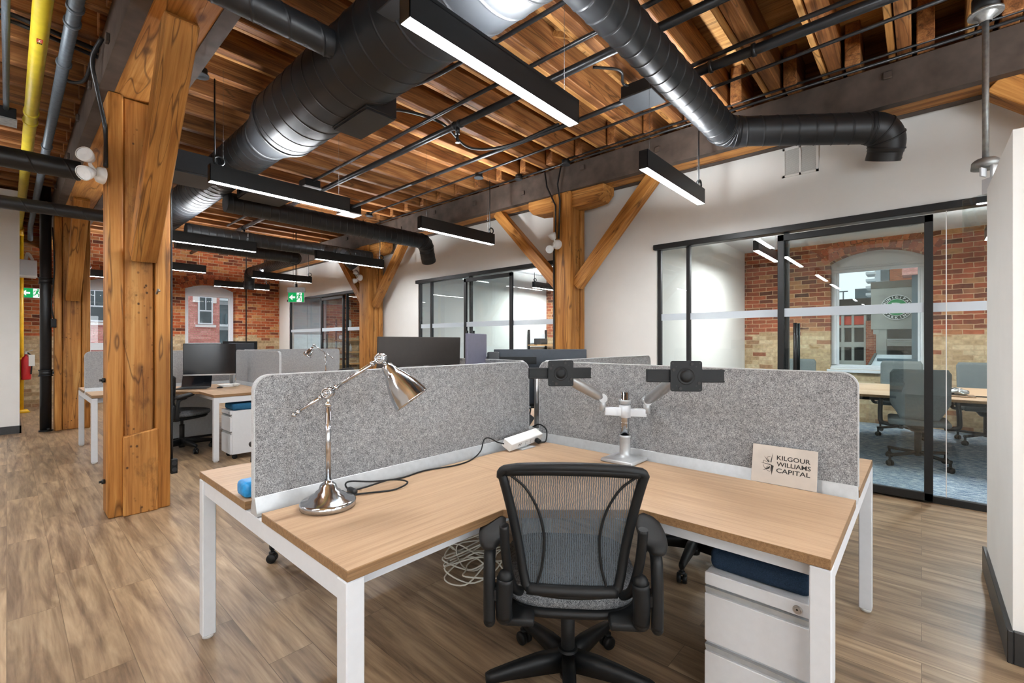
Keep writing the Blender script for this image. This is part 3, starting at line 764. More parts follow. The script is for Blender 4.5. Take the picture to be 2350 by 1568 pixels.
# ------------------------------------------------------------------ pipes and conduits
def pipe(name, pts, r, mat, lab, cat, grp=None, smooth=False, parts=None):
    P = curve_pts(pts, 8) if smooth else pts
    if parts is None:
        return tag(MB().tube(P, r, 12).build(name, mat), lab, cat, grp)
    t = thing(name, pts[0], lab, cat, grp); MB().tube(P, r, 14).build('pipe_run', mat, t)
    for nm, fn, mt in parts: bb = MB(); fn(bb); bb.build(nm, mt, t)
    return t
def clampring(b, c, d, r): b.lathe([(r, -.012), (r+.008, -.012), (r+.008, .012), (r, .012)], c, d, 18)
def sprinkler(b, x, y, z):
    b.cyl((x, y, z+.05), (x, y, z-.03), .022, n=10); b.cyl((x, y, z-.03), (x, y, z-.1), .012, n=8)
    b.torus((x, y, z-.085), (0, 1, 0), .02, .004, 12, 6); b.cyl((x, y, z-.11), (x, y, z-.115), .022, n=12)
    clampring(b, (x, y-.04, z+.06), (0, 1, 0), .032); clampring(b, (x, y+.04, z+.06), (0, 1, 0), .032)
pipe('sprinkler_pipe', [(2.93, -1.5, 3.43), (2.93, 12.9, 3.43)], .032, 'pipe', 'black sprinkler pipe running the length of the ceiling right of the big duct', 'pipe', parts=[
    ('sprinkler_head', lambda b: sprinkler(b, 2.93, 3.35, 3.37), 'pipe'), ('sprinkler_head', lambda b: sprinkler(b, 2.93, 6.3, 3.37), 'pipe'), ('sprinkler_head', lambda b: sprinkler(b, 2.93, 9.3, 3.37), 'pipe')])
pipe('sprinkler_pipe', [(3.61, -1.5, 3.43), (3.61, 1.5, 3.43), (3.6, 1.62, 3.43)], .036, 'pipe', 'thick black pipe at the upper right passing behind the bent duct', 'pipe', parts=[
    *[('pipe_coupling', (lambda b, y=y: clampring(b, (3.61, y, 3.43), (0, 1, 0), .037)), 'pipe') for y in (.9, 1.2)]])
pipe('conduit', [(2.72, -1.5, 3.46), (2.72, 9.5, 3.46)], .017, 'pipe', 'thin black conduit beside the long sprinkler pipe', 'conduit', 'ceiling conduits')
pipe('conduit', [(3.54, -1.5, 3.47), (3.54, .95, 3.47), (3.6, 1.35, 3.49)], .016, 'pipe', 'thin black conduit above the thick pipe at upper right', 'conduit', 'ceiling conduits')
pipe('conduit', [(3.87, -1.5, 3.47), (4.0, 1.6, 3.47), (4.02, 4.0, 3.47), (4.07, 7.0, 3.47)], .013, 'pipe', 'thin conduit feeding the ceiling junction above a pendant cable', 'conduit', 'ceiling conduits')
pipe('conduit', [(4.56, -1.5, 3.5), (4.56, 7.8, 3.5)], .012, 'pipe', 'thin conduit along the top edge of the wall beam', 'conduit', 'ceiling conduits')
pipe('conduit', [(4.53, -1.5, 3.535), (4.53, 3.2, 3.53)], .010, 'pipe', 'second thin conduit tight above the wall beam', 'conduit', 'ceiling conduits')
pipe('conduit', [(3.6, 1.75, 3.42), (3.62, 2.4, 3.42), (3.60, 4.4, 3.42), (3.6, 6.6, 3.42)], .022, 'pipe', 'thick conduit from the black junction box toward the far lights', 'conduit', 'ceiling conduits')
pipe('flexible_conduit', [(2.0, 3.2, 3.15), (2.4, 3.5, 3.42), (2.9, 3.55, 3.5), (3.4, 3.7, 3.46), (3.58, 3.3, 3.42), (3.56, 2.6, 3.42)], .014, 'pipe', 'bent grey flexible conduit from the vent box to the long conduit', 'conduit', smooth=True)
pipe('flexible_conduit', [(1.9, 3.1, 3.3), (2.2, 3.25, 3.46), (2.32, 2.9, 3.47), (2.36, 1.5, 3.47)], .016, 'pipe', 'black conduit bending out beside the wide duct', 'conduit', smooth=True)
pipe('flexible_conduit', [(3.05, 1.9, 3.46), (3.2, 1.75, 3.44), (3.35, 1.8, 3.42), (3.42, 1.72, 3.38)], .011, 'pipe', 'thin wavy conduit entering the black junction box', 'conduit', smooth=True)
jb = thing('junction_box', (3.52, 1.7, 3.31), 'black square junction box beside the bent duct', 'junction box')
MB().box(3.38, 3.64, 1.58, 1.84, 3.32, 3.42, None, .004).build('housing', 'plastic', jb)
MB().box(3.37, 3.65, 1.57, 1.85, 3.305, 3.32, None, .003).build('lid', 'plastic2', jb)
jb = thing('junction_box', (3.6, 6.7, 3.33), 'small grey-lidded junction box at the end of a long conduit', 'junction box')
MB().box(3.48, 3.76, 6.6, 6.84, 3.34, 3.47, None, .004).build('housing', 'plastic', jb); MB().box(3.47, 3.77, 6.59, 6.85, 3.325, 3.34).build('lid', 'alu', jb)
jb = thing('junction_box', (2.72, 6.1, 3.36), 'small junction box on the thin conduit beside the sprinkler pipe', 'junction box')
MB().box(2.62, 2.82, 6.0, 6.2, 3.38, 3.48, None, .004).build('housing', 'plastic', jb); MB().box(2.61, 2.83, 5.99, 6.21, 3.365, 3.38).build('lid', 'alu', jb)
def oct_box(x, y, z, r, lab, mats=('plastic', 'plastic2')):
    t = thing('ceiling_canopy', (x, y, z), lab, 'ceiling box', 'round cable canopies')
    MB().cyl((x, y, z+.012), (x, y, z+.06), r*.82, n=16, m=None).build('box', mats[0], t); MB().cyl((x, y, z), (x, y, z+.012), r, n=20).build('lid', mats[1], t)
oct_box(4.05, 4.22, 3.42, .06, 'round black cable canopy above the pendant light left of the middle wall post')
oct_box(4.08, 6.9, 3.43, .06, 'round cable canopy over a far pendant light')
oct_box(1.02, 4.23, 3.42, .062, 'round black cable canopy near the left beam')
oct_box(4.52, 3.2, 3.46, .055, 'black hexagonal cable box on the wall beam above the middle post')
oct_box(4.52, 3.95, 3.46, .055, 'black cable box on the wall beam left of the middle post')
pipe('conduit', [(1.02, 4.3, 3.44), (.93, 4.65, 3.4), (.90, 4.60, 3.1), (.897, 4.56, 2.9), (.897, 4.53, .6), (.897, 4.53, .37)], .009, 'pipe', 'black conduit running down the right side of the near post', 'conduit', 'post conduits')
ob = thing('outlet_box', (.91, 4.50, .25), 'black double outlet box at the foot of the near post', 'outlet')
MB().box(.886, .93, 4.49, 4.54, .255, .372, None, .005, 2).build('box', 'plastic', ob)
bb = MB()
for z in (.288, .34): bb.cyl((.908, 4.491, z), (.908, 4.486, z), .017, n=16)
bb.build('socket_face', 'plastic2', ob)
pipe('conduit', [(1.0, 4.15, 3.44), (.99, 2.8, 3.46), (.99, 1.6, 3.46)], .014, 'pipe', 'thin conduit left of the big duct near the small branch', 'conduit', 'ceiling conduits')
pipe('cable', [(.44, 4.2, 3.42), (.40, 4.32, 3.3), (.44, 4.42, 3.12), (.492, 4.52, 2.9), (.49, 4.5, 2.62)], .014, 'pipe', 'black cable curving down the left beam to the emergency light', 'cable', smooth=True)
pipe('cable', [(4.63, 3.6, 3.5), (4.62, 3.56, 3.3), (4.655, 3.45, 3.05), (4.655, 3.45, 2.62)], .011, 'pipe', 'black cable dropping from the beam down the middle wall post', 'cable', 'post cables')
pipe('cable', [(4.63, 3.35, 3.5), (4.63, 3.4, 3.3), (4.655, 3.38, 3.1), (4.655, 3.40, 2.62)], .011, 'pipe', 'second black cable down the middle wall post', 'cable', 'post cables')
pipe('conduit', [(4.655, 3.475, 2.5), (4.655, 3.475, 0.0)], .012, 'pipe', 'black conduit down the full height of the middle wall post', 'conduit', 'post conduits')
pipe('conduit', [(3.62, 13.285, 3.6), (3.62+.62, 13.285, 3.6), (4.24, 13.285, .2)], .014, 'pipe', 'thin black conduit running down the brick wall right of the window', 'conduit')

# left-hand services
gp = thing('gas_pipe', (.17, 12.65, 0), 'yellow gas pipe along the left ceiling dropping to the floor behind the white wall', 'pipe')
MB().tube([(.15, -1.5, 3.42), (.15, 12.3, 3.42)], .046, 18).build('ceiling_run', 'yellow', gp)
MB().tube(arc3((.165, 12.3, 3.29), (0, 0, 1), (0, 1, 0), .13, 0, PI/2, 8), .05, 16).cyl((.165, 12.43, 3.3), (.168, 12.43, .06), .046, n=18).build('drop', 'yellow2', gp)
bb = MB(); bb.cyl((.168, 12.43, .06), (.168, 12.43, .004), .09, .13, n=18); bb.build('floor_flange', 'yellow2', gp)
for y in (6.05, 6.3): bb = MB(); collar(bb, (.15, y, 3.42), (0, 1, 0), .047, .045); bb.build('pipe_coupling', 'yellow', gp)
for z in (1.0, .62): bb = MB(); collar(bb, (.168, 12.43, z), (0, 0, 1), .047, .05); bb.build('pipe_coupling', 'yellow2', gp)
gl = MB().box(.135, .165, 4.44, 4.49, 3.3725, 3.3745).build('label_patch', 'red', gp)
bb = MB(); bb.box(.141, .159, 4.452, 4.456, 3.371, 3.3728).box(.148, .152, 4.456, 4.474, 3.371, 3.3728).box(.141, .159, 4.474, 4.478, 3.371, 3.3728); bb.build('letter_mark', 'signwhite', gl)
bb = MB(); bb.box(.138, .145, 4.50, 4.515, 3.3725, 3.3742).box(.147, .153, 4.50, 4.515, 3.3725, 3.3742).box(.155, .162, 4.50, 4.515, 3.3725, 3.3742); bb.build('stencil_mark', 'ink', gp)
pipe('grey_pipe', [(.285, -1.5, 3.4), (.285, 11.9, 3.4), (.29, 12.2, 3.2)], .036, 'greypipe', 'blue-grey pipe running beside the yellow gas pipe', 'pipe', parts=[
    *[('pipe_coupling', (lambda b, y=y: clampring(b, (.285, y, 3.4), (0, 1, 0), .037)), 'greypipe') for y in (3.9, 4.1, 4.75, 6.9)]])
pipe('conduit', [(-.004, -1.5, 3.45), (-.004, 6.2, 3.45)], .02, 'greypipe', 'thin grey conduit left of the yellow gas pipe', 'conduit', 'ceiling conduits')
pipe('conduit', [(-2., 4.52, 3.5), (.05, 4.5, 3.5), (.45, 4.45, 3.44)], .016, 'pipe', 'black conduit crossing above the yellow and grey pipes', 'conduit', 'ceiling conduits')
pipe('conduit', [(-2., 4.60, 3.48), (.05, 4.57, 3.49), (.45, 4.53, 3.43)], .014, 'pipe', 'second black conduit crossing above the yellow and grey pipes', 'conduit', 'ceiling conduits')
pipe('flexible_conduit', [(.27, 4.98, 3.43), (.33, 5.05, 3.4), (.41, 4.95, 3.4), (.43, 4.7, 3.45)], .012, 'pipe', 'short bent conduit from the grey pipe to the left beam', 'conduit', smooth=True)
jb = thing('junction_box', (-.05, 6.3, 3.36), 'grey junction box at the end of the left conduit', 'junction box')
MB().box(-.12, .06, 6.2, 6.4, 3.37, 3.47, None, .004).build('housing', 'plastic', jb); MB().box(-.125, .065, 6.195, 6.405, 3.355, 3.37).build('lid', 'galv', jb)
dp = thing('drain_pipe', (.385, 9.55, 0), 'tall black drain pipe in front of the farther timber post', 'pipe')
MB().cyl((.385, 9.62, .012), (.385, 9.62, 3.86), .063, n=24).build('pipe_run', 'pipe', dp)
for z in (.86, 2.22):
    bb = MB(); collar(bb, (.385, 9.62, z), (0, 0, 1), .066, .09); collar(bb, (.385, 9.62, z+.04), (0, 0, 1), .074, .016); collar(bb, (.385, 9.62, z-.04), (0, 0, 1), .074, .016); bb.box(.44, .475, 9.6, 9.64, z-.02, z+.02); bb.build('clamp', 'pipe', dp)
bb = MB(); bb.cyl((.385, 9.62, 0), (.385, 9.62, .02), .075, n=20); bb.cyl((.41, 9.54, .02), (.41, 9.54, .05), .018, n=8); bb.build('foot', 'pipe', dp)
sb = thing('switch_box', (.455, 9.51, 1.55), 'small black switch box beside the drain pipe', 'switch'); MB().box(.43, .49, 9.47, 9.5, 1.53, 1.66, None, .006, 2).build('box', 'plastic', sb)
MB().tube(curve_pts([(.46, 9.49, 1.66), (.44, 9.48, 1.9), (.47, 9.48, 2.4), (.45, 9.48, 3.0)], 6), .008, 8).build('cord', 'plastic', sb)
wb = thing('electrical_cabinet', (.21, 10.4, 2.32), 'pale grey wall box hung beside the white wall at left', 'box')
MB().box(.13, .32, 10.35, 10.75, 2.35, 2.6, None, .006).build('box', 'whitemetal', wb); MB().box(.128, .322, 10.345, 10.36, 2.33, 2.36).build('lower_flange', 'whiteplastic', wb)
MB().tube(curve_pts([(.2, 10.5, 2.6), (.22, 10.52, 2.72), (.26, 10.5, 2.66), (.28, 10.5, 2.6)], 6), .02).build('bundled_sleeve', 'whiteplastic', wb)
fe = thing('fire_extinguisher', (.24, 12.55, .62), 'red fire extinguisher with white tag hung by the yellow pipe', 'extinguisher')
MB().lathe([(.001, .62), (.06, .62), (.066, .64), (.066, .98), (.05, 1.03), (.022, 1.06), (.022, 1.09), (.001, 1.09)], (.24, 12.3, 0), n=20).build('cylinder', 'red', fe)
MB().box(.225, .255, 12.27, 12.33, 1.09, 1.14, None, .004).bar((.24, 12.3, 1.13), (.33, 12.3, 1.17), .02, .012).build('handle', 'alu', fe)
MB().tube(curve_pts([(.25, 12.29, 1.12), (.31, 12.27, 1.05), (.31, 12.25, .9), (.3, 12.25, .72)], 6), .011).build('hose', 'plastic', fe)
MB().box(.27, .35, 12.235, 12.24, .87, 1.08).build('inspection_tag', 'signwhite', fe)

M['galvdark'] = plain('dark_wire', '#3a3b3c', .6)
# ------------------------------------------------------------------ pendant linear lights
def pendant(x0, y, z, L, lab, ring=None, cables=(.06, None), ztop=3.44, coil=True, mat='light'):
    t = thing('pendant_light', (x0+L/2, y, z), lab, 'pendant light', 'linear pendant lights'); w = .034; h = .138
    b = MB(); b.box(x0, x0+.004, y-w, y+w, z, z+h).box(x0+L-.004, x0+L, y-w, y+w, z, z+h).box(x0, x0+L, y-w, y-w+.003, z, z+h).box(x0, x0+L, y+w-.003, y+w, z, z+h).box(x0, x0+L, y-w, y+w, z+h-.02, z+h-.016)
    b.build('housing', 'black', t)
    MB().box(x0+.006, x0+L-.006, y-w+.003, y+w-.003, z+.001, z+.006).build('diffuser', mat, t)
    MB().box(x0+.15, x0+L-.15, y-w+.006, y+w-.006, z+h-.014, z+h-.008).build('upper_diffuser', 'uplight', t)
    for xx in (x0+.1, x0+L-.1):
        MB().cyl((xx, y, z+h), (xx, y, ztop+.1), .001, n=6).build('suspension_wire', 'galvdark', t)
    if ring is not None:
        xx = x0+.04 if ring == 0 else x0+L-.06
        c = MB(); c.tube([(xx, y, z+h-.02), (xx, y, ztop)], .006, 8)
        c.torus((xx+.03, y, z+h+.045), (0, 1, 0), .036, .007, 20, 8); c.torus((xx+.033, y+.012, z+h+.045), (.2, 1, 0), .036, .006, 20, 8)
        c.build('power_cord', 'plastic', t)
    return t
LZ = 2.605; LL = 1.19
pendant(1.06, 1.53, LZ, LL, 'largest pendant light, close above the near desk cluster')
pendant(3.15, 1.53, LZ, LL, 'pendant light in front of the white wall right of the middle post', 1)
pendant(1.08, 4.23, LZ, LL, 'pendant light hanging across the narrow big duct beside the near post', 0)
pendant(3.12, 4.22, LZ, LL, 'pendant light just left of the middle wall post', 1)
pendant(1.2, 7.1, LZ, LL, 'pendant light in front of a crossing duct right of the near post', None)
pendant(3.2, 6.98, LZ, LL, 'pendant light beside the far braced wall post', 1)
pendant(1.3, 9.95, LZ, LL, 'pendant light seen short beside the near post above the far brick arch', 0)
pendant(3.28, 9.95, LZ, LL, 'pendant light above the hanging exit sign', 1)
pendant(3.2, 12.12, LZ, LL, 'farthest pendant light against the brick wall', 1)
pendant(1.0, 12.12, LZ, LL, 'pendant light glimpsed between the two left timber posts', 0)
for x, y in ((-3.4, 1.5), (-1.5, 1.5), (-3.4, 4.4), (-1.5, 4.4), (-1.5, 7.3), (-3.4, 7.3), (-1.3, -1.15), (1.06, -1.15), (3.15, -1.15)):  # extra unseen pendants, added to brighten the room
    pendant(x, y, LZ, LL, 'added linear pendant light out of view, brightening the room')
# office lights
pendant(6.75, 1.66, 2.55, LL, 'pendant light inside the near glass office', None, ztop=2.9, mat='light_office')
pendant(6.75, -.6, 2.55, LL, 'pendant light over the meeting table', None, ztop=2.9, mat='light_office')
pendant(6.6, 4.6, 2.55, LL, 'pendant light inside the middle glass office', None, ztop=2.9, mat='light_office')
pendant(8.0, 6.55, 2.55, LL, 'pendant light with coiled cord at the back of the middle office', 0, ztop=2.9, mat='light_office')
pendant(6.4, 10.4, 2.5, LL, 'pendant light inside the far glass office', None, ztop=2.9, mat='light_office')

# ------------------------------------------------------------------ signs and safety lights
def running_man(b, o, ux, uy, s, m=None):
    """little running figure in strokes"""
    o, ux, uy = V(o), V(ux), V(uy); n = ux.cross(uy)
    def P(a, c): return o+ux*a*s+uy*c*s+n*.001
    def st(a, c, w):
        p, q = P(*a), P(*c); d = (q-p).normalized(); k = n.cross(d)*w*s/2
        b.face([p-k, q-k, q+k, p+k], m)
    b.face([P(.08+.09*math.cos(2*PI*i/12), .40+.09*math.sin(2*PI*i/12)) for i in range(12)], m)
    st((.03, .3), (-.06, -.02), .15); st((.02, .26), (.2, .14), .07); st((.2, .14), (.32, .22), .06); st((.0, .27), (-.2, .26), .07); st((-.2, .26), (-.3, .1), .06)
    st((-.05, 0), (.15, -.12), .09); st((.15, -.12), (.1, -.42), .08); st((-.06, 0), (-.18, -.22), .09); st((-.18, -.22), (-.4, -.26), .08)
def exit_sign(name, c, ux, w, h, lab, hang=None):
    """green exit sign: white arrow on green, running figure on white"""
    c = V(c); ux = V(ux).normalized(); uz = V((0, 0, 1)); n = ux.cross(uz)
    t = thing(name, c-uz*h/2, lab, 'exit sign')
    MB().bar(c-ux*w/2-n*.016, c+ux*w/2-n*.016, .026, h, None, .003).build('case', 'whitemetal', t)
    def q(b, u0, u1, z0, z1, k): b.face([c+ux*u0+uz*z0+n*k, c+ux*u1+uz*z0+n*k, c+ux*u1+uz*z1+n*k, c+ux*u0+uz*z1+n*k])
    b = MB(); q(b, -w/2+.006, w*.04, -h/2+.008, h/2-.008, .0); q(b, w*.36, w/2-.006, -h/2+.008, h/2-.008, .0); b.build('green_field', 'green', t)
    b = MB(); q(b, w*.04, w*.36, -h/2+.008, h/2-.008, .0)
    ax = -w*.24; s = h*.3
    b.face([c+ux*(ax-s)+n*.001, c+ux*(ax+.1*s)+uz*s*.95+n*.001, c+ux*(ax+.1*s)-uz*s*.95+n*.001]); q(b, ax, ax+s*1.0, -s*.32, s*.32, .001)
    b.build('white_field', 'exitwhite', t)
    b = MB(); running_man(b, c+ux*w*.2+n*.0, ux, uz, h*.85); b.build('running_figure', 'green', t)
    if hang:
        b = MB(); b.box(c.x-.02, c.x+.02, c.y-.02, c.y+.02, c.z+h/2+.10, c.z+h/2+.16); b.cyl((c.x, c.y, c.z+h/2+.15), (c.x, c.y, hang), .009, n=8); b.cyl((c.x-.05, c.y+.01, c.z+h/2+.15), (c.x-.05, c.y+.01, hang), .004, n=6)
        b.build('hanging_rod', 'plastic', t)
        MB().bar(c-ux*w*.53+uz*(h/2+.05)-n*.016, c+ux*w*.53+uz*(h/2+.05)-n*.016, .05, .095, None, .004).build('canopy', 'alu', t)
exit_sign('exit_sign', (3.83, 9.2, 2.2), (.669, -.743, 0), .32, .2, 'green running-man exit sign hanging from the ceiling before the far office', 3.5)
exit_sign('exit_sign', (.34, 13.285, 2.3), (1, 0, 0), .36, .2, 'green running-man exit sign on the brick wall behind the drain pipe')
# clear edge-lit exit sign seen on edge at the right
t = thing('pendant_exit_sign', (4.22, -.31, 2.0), 'clear acrylic exit sign hanging edge-on from a galvanised pole at right', 'exit sign')
EX, EY = 4.22, -.3065
MB().cyl((EX, EY, 2.47), (EX, EY, 3.44), .0165, n=16).build('pole', 'galv', t)
MB().cyl((EX, EY, 3.43), (EX, EY, 3.445), .085, n=28).lathe([(.03, 3.38), (.035, 3.41), (.06, 3.432)], (EX, EY, 0), n=20).build('canopy_plate', 'galv', t)
MB().cyl((EX, EY, 3.445), (EX, EY, 3.54), .066, n=22).build('ceiling_box', 'plastic', t)
MB().lathe([(.001, 2.50), (.05, 2.50), (.066, 2.485), (.07, 2.44), (.001, 2.44)], (EX, EY, 0), n=24).build('lamp_head', 'galv', t)
ux, uy = V((.669, -.743, 0)), V((.743, .669, 0)); c0 = V((EX, EY, 2.4))
for s_ in (-1, 1): MB().bar(c0+ux*.03*s_-uy*.03, c0+ux*.085*s_-uy*.05+V((0, 0, .012*s_*0)), .012, .055, None, .002).build('side_arm', 'whitemetal', t)
MB().bar(c0-uy*.06+V((0, 0, .045)), c0-uy*.06-V((0, 0, .04)), .06, .02, None, .008, up=uy, seg=2).build('centre_bracket', 'alu', t)
MB().bar(c0-uy*.03-V((0, 0, .03)), c0-uy*.03-V((0, 0, .13)), .034, .08, None, .003, up=uy).build('sign_holder', 'whitemetal', t)
MB().bar(c0-uy*.0-V((0, 0, .12)), c0-uy*.0-V((0, 0, .36)), .008, .3, None, .001, up=uy).build('acrylic_blade', 'clear', t)

def emergency(c, n, lab, heads):
    c, n = V(c), V(n).normalized(); t = thing('emergency_light', c, lab, 'emergency light', 'twin-head emergency lights')
    MB().lathe([(.001, .05), (.03, .05), (.055, .035), (.062, .0)], c, n, 20).build('base', 'whiteplastic', t)
    for h in heads:
        h, d = V(h[0]), V(h[1]).normalized(); e = c+h
        b = MB(); b.tube([c+n*.03, c+n*.03+h*.5, e-d*.02], .012, 8); b.lathe([(.015, -.05), (.03, -.04), (.046, .0), (.052, .035), (.046, .035)], e, d, 20); hd = b.build('lamp_head', 'whiteplastic', t)
        MB().lathe([(.001, .026), (.046, .03)], e, d, 20).build('lens', 'bulbglass', hd)
emergency((.48, 4.50, 2.55), (-1, -.25, 0), 'white twin-head emergency light on the near timber post', [((-.10, -.12, .085), (-.5, -.8, .1)), ((-.10, -.12, -.03), (-.6, -.6, -.45))])
emergency((4.655, 3.42, 2.55), (-1, -.3, 0), 'white twin-head emergency light on the middle wall post', [((-.06, .03, .1), (-.4, .2, .8)), ((-.07, .06, -.06), (-.8, -.3, -.2))])
emergency((4.655, 8.2, 2.58), (-1, -.3, 0), 'white twin-head emergency light on the far wall post', [((-.06, .06, .1), (-.4, .6, .5)), ((-.07, .08, -.06), (-.6, .6, -.2))])
# wall grille
t = thing('wall_grille', (PX, .86, 2.92), 'white return-air grille high on the white wall', 'vent')
b = MB(); b.box(PX-.012, PX+.002, .715, .735, 2.92, 3.2).box(PX-.012, PX+.002, .99, 1.01, 2.92, 3.2).box(PX-.012, PX+.002, .715, 1.01, 2.92, 2.94).box(PX-.012, PX+.002, .715, 1.01, 3.18, 3.2).box(PX-.012, PX+.002, .855, .87, 2.92, 3.2); b.build('frame', 'white', t)
b = MB()
for i in range(26): z = 2.945+i*.0092; b.hexa([(PX-.010, .73, z), (PX-.001, .73, z+.004), (PX-.001, 1.0, z+.004), (PX-.010, 1.0, z), (PX-.010, .73, z+.002), (PX-.001, .73, z+.006), (PX-.001, 1.0, z+.006), (PX-.010, 1.0, z+.002)])
b.build('louvres', 'white', t)
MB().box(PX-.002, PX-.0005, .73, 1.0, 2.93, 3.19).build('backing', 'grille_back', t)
# round ceiling diffusers in the offices
def diffuser(x, y, lab):
    t = thing('ceiling_diffuser', (x, y, 2.96), lab, 'ceiling vent', 'round office diffusers')
    for r0, z in ((.22, 2.998), (.17, 2.985), (.12, 2.975), (.07, 2.97)):
        MB().lathe([(r0, z), (r0-.03, z-.025), (r0-.045, z-.02), (r0-.02, z)], (x, y, 0), n=32).build('ring', 'alu', t)
diffuser(8.45, .15, 'round white air diffuser in the near office ceiling')
diffuser(7.0, 5.2, 'round air diffuser in the middle office ceiling')
# ------------------------------------------------------------------ desk clusters
PC = V((2.17, 1.75, 0))
def worktop_poly(sx, sy):
    p = [(-1.59, -.08), (-1.59, -.664), (-1.015, -.668), (-.69, -1.03), (-.692, -1.57), (-.07, -1.57), (-.07, -.08)]
    p = [(x*(-sx), y*(-sy)) for x, y in p]
    return p if sx*sy > 0 else p[::-1]
def cluster(lab):
    """four L-shaped desks bolted back to back, local origin at the centre on the floor"""
    t = thing('desk_cluster', (0, 0, 0), lab, 'desk', 'four-person desk clusters')
    for sx in (-1, 1):
        for sy in (-1, 1):
            b = MB(); po = worktop_poly(sx, sy)
            b.prism(po, .71, .7392, 'xyz', 'edgewood', .0015)
            k = .0015
            for poly, mt in (([(-1.59+k, -.08-k), (-1.59+k, -.664+k), (-1.015, -.668+k), (-.693, -1.026), (-.693, -.08-k)], 'laminate_x'), ([(-.6915, -.08-k), (-.6915, -1.57+k), (-.07-k, -1.57+k), (-.07-k, -.08-k)], 'laminate_y')):
                b.face([(x*(-sx), y*(-sy), .7396) for x, y in poly], mt)
            b.build('worktop', None, t)
    leg = .052
    for sx in (-1, 1):
        for sy in (-1, 1):
            for x, y in ((1.565, .635), (.665, 1.545)):
                b = MB(); b.box(sx*x-leg/2, sx*x+leg/2, sy*y-leg/2, sy*y+leg/2, .014, .708, None, .003)
                l = b.build('leg', 'whitemetal', t)
                MB().cyl((sx*x, sy*y, 0), (sx*x, sy*y, .016), .022, n=16).build('levelling_foot', 'whiteplastic', l)
    for s_ in (-1, 1):
        MB().box(s_*1.565-.02, s_*1.565+.02, -.61, .61, .645, .708, None, .002).build('end_rail', 'whitemetal', t)
        MB().box(-.64, .64, s_*1.545-.02, s_*1.545+.02, .645, .708, None, .002).build('end_rail', 'whitemetal', t)
        MB().box(-1.54, 1.54, s_*.58-.02, s_*.58+.02, .655, .707).build('long_rail', 'whitemetal', t)
        MB().box(s_*.61-.02, s_*.61+.02, -1.52, 1.52, .655, .706).build('long_rail', 'whitemetal', t)
    b = MB(); b.box(-.06, .06, -.06, .06, 0, .71); b.box(-1.5, 1.5, -.07, .07, .60, .64); b.box(-.07, .07, -1.5, 1.5, .60, .64); b.build('cable_spine', 'alu', t)
    return t
dk1 = cluster('near oak-topped white-legged desk cluster filling the foreground')
dk1.location = PC
PC2 = V((2.2, 7.3, 0))
dk2 = dup(dk1, PC2, 0, 'farther oak-topped desk cluster behind the near timber post')

def screen_panel(L, r=.055):
    """local: runs along +x from 0 to L, thickness about y, on the desk spine"""
    h0, h1 = .772, 1.204; n = 6
    poly = [(0, h0), (L, h0)] + [(L-r+r*math.cos(PI/2*i/n), h1-r+r*math.sin(PI/2*i/n)) for i in range(n+1)] + [(r-r*math.sin(PI/2*i/n), h1-r+r*math.cos(PI/2*i/n)) for i in range(n+1)]
    return poly
def screen(c, ang, L, lab, felt):
    t = thing('privacy_screen', (0, 0, 0), lab, 'desk screen', 'felt desk screens')
    po = screen_panel(L)
    MB().prism(po, -.011, .011, 'xzy').build('felt_panel', felt, t)
    b = MB(); out = [(-.003, .772), (L+.003, .772)]; e = po[2:]
    cx = L/2; ring = [(u+(.003 if u > cx else -.003), v+.003 if v > 1.1 else v) for u, v in e]
    ring = [(L+.003, .772)]+ring+[(-.003, .772)]
    inner = [(L-.001, .772)]+[(u-(.001 if u > cx else -.001), v-.001 if v > 1.1 else v) for u, v in e]+[(.001, .772)]
    rows = [[(u, y, v) for (u, v) in q] for q, y in ((inner, -.0125), (ring, -.0125), (ring, .0125), (inner, .0125))]
    b.grid(rows, None, False); b.build('edge_trim', 'felt_edge', t)
    b = MB(); b.prism([(-.03, .712), (-.03, .722), (-.0125, .776), (.0125, .776), (.03, .722), (.03, .712)], 0, L, 'yzx', None, .001)
    b.build('base_rail', 'alu', t)
    t.location = c; t.rotation_euler = (0, 0, ang); return t
for pc, a, far in ((PC, 'near', False), (PC2, 'far', True)):
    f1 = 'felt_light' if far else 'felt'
    L = 1.498
    labs = [('grey felt screen behind the nickel desk lamp', 'grey felt screen behind the twin monitor arm and company plaque', 'grey felt screen whose top shows behind the left monitor mount', 'grey felt screen whose rounded corner shows right of the slate monitor'),
            ('pale felt screen beyond the laptop and far desk monitor', 'pale felt screen in front of the far glass office, below the second lamp', 'pale felt screen behind the far monitor arm', 'pale felt screen running toward the middle wall post')][far]
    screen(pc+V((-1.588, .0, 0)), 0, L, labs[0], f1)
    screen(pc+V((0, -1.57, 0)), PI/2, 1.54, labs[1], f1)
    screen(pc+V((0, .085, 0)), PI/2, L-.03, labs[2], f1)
    screen(pc+V((.07, .0, 0)), 0, 1.478, labs[3], f1)

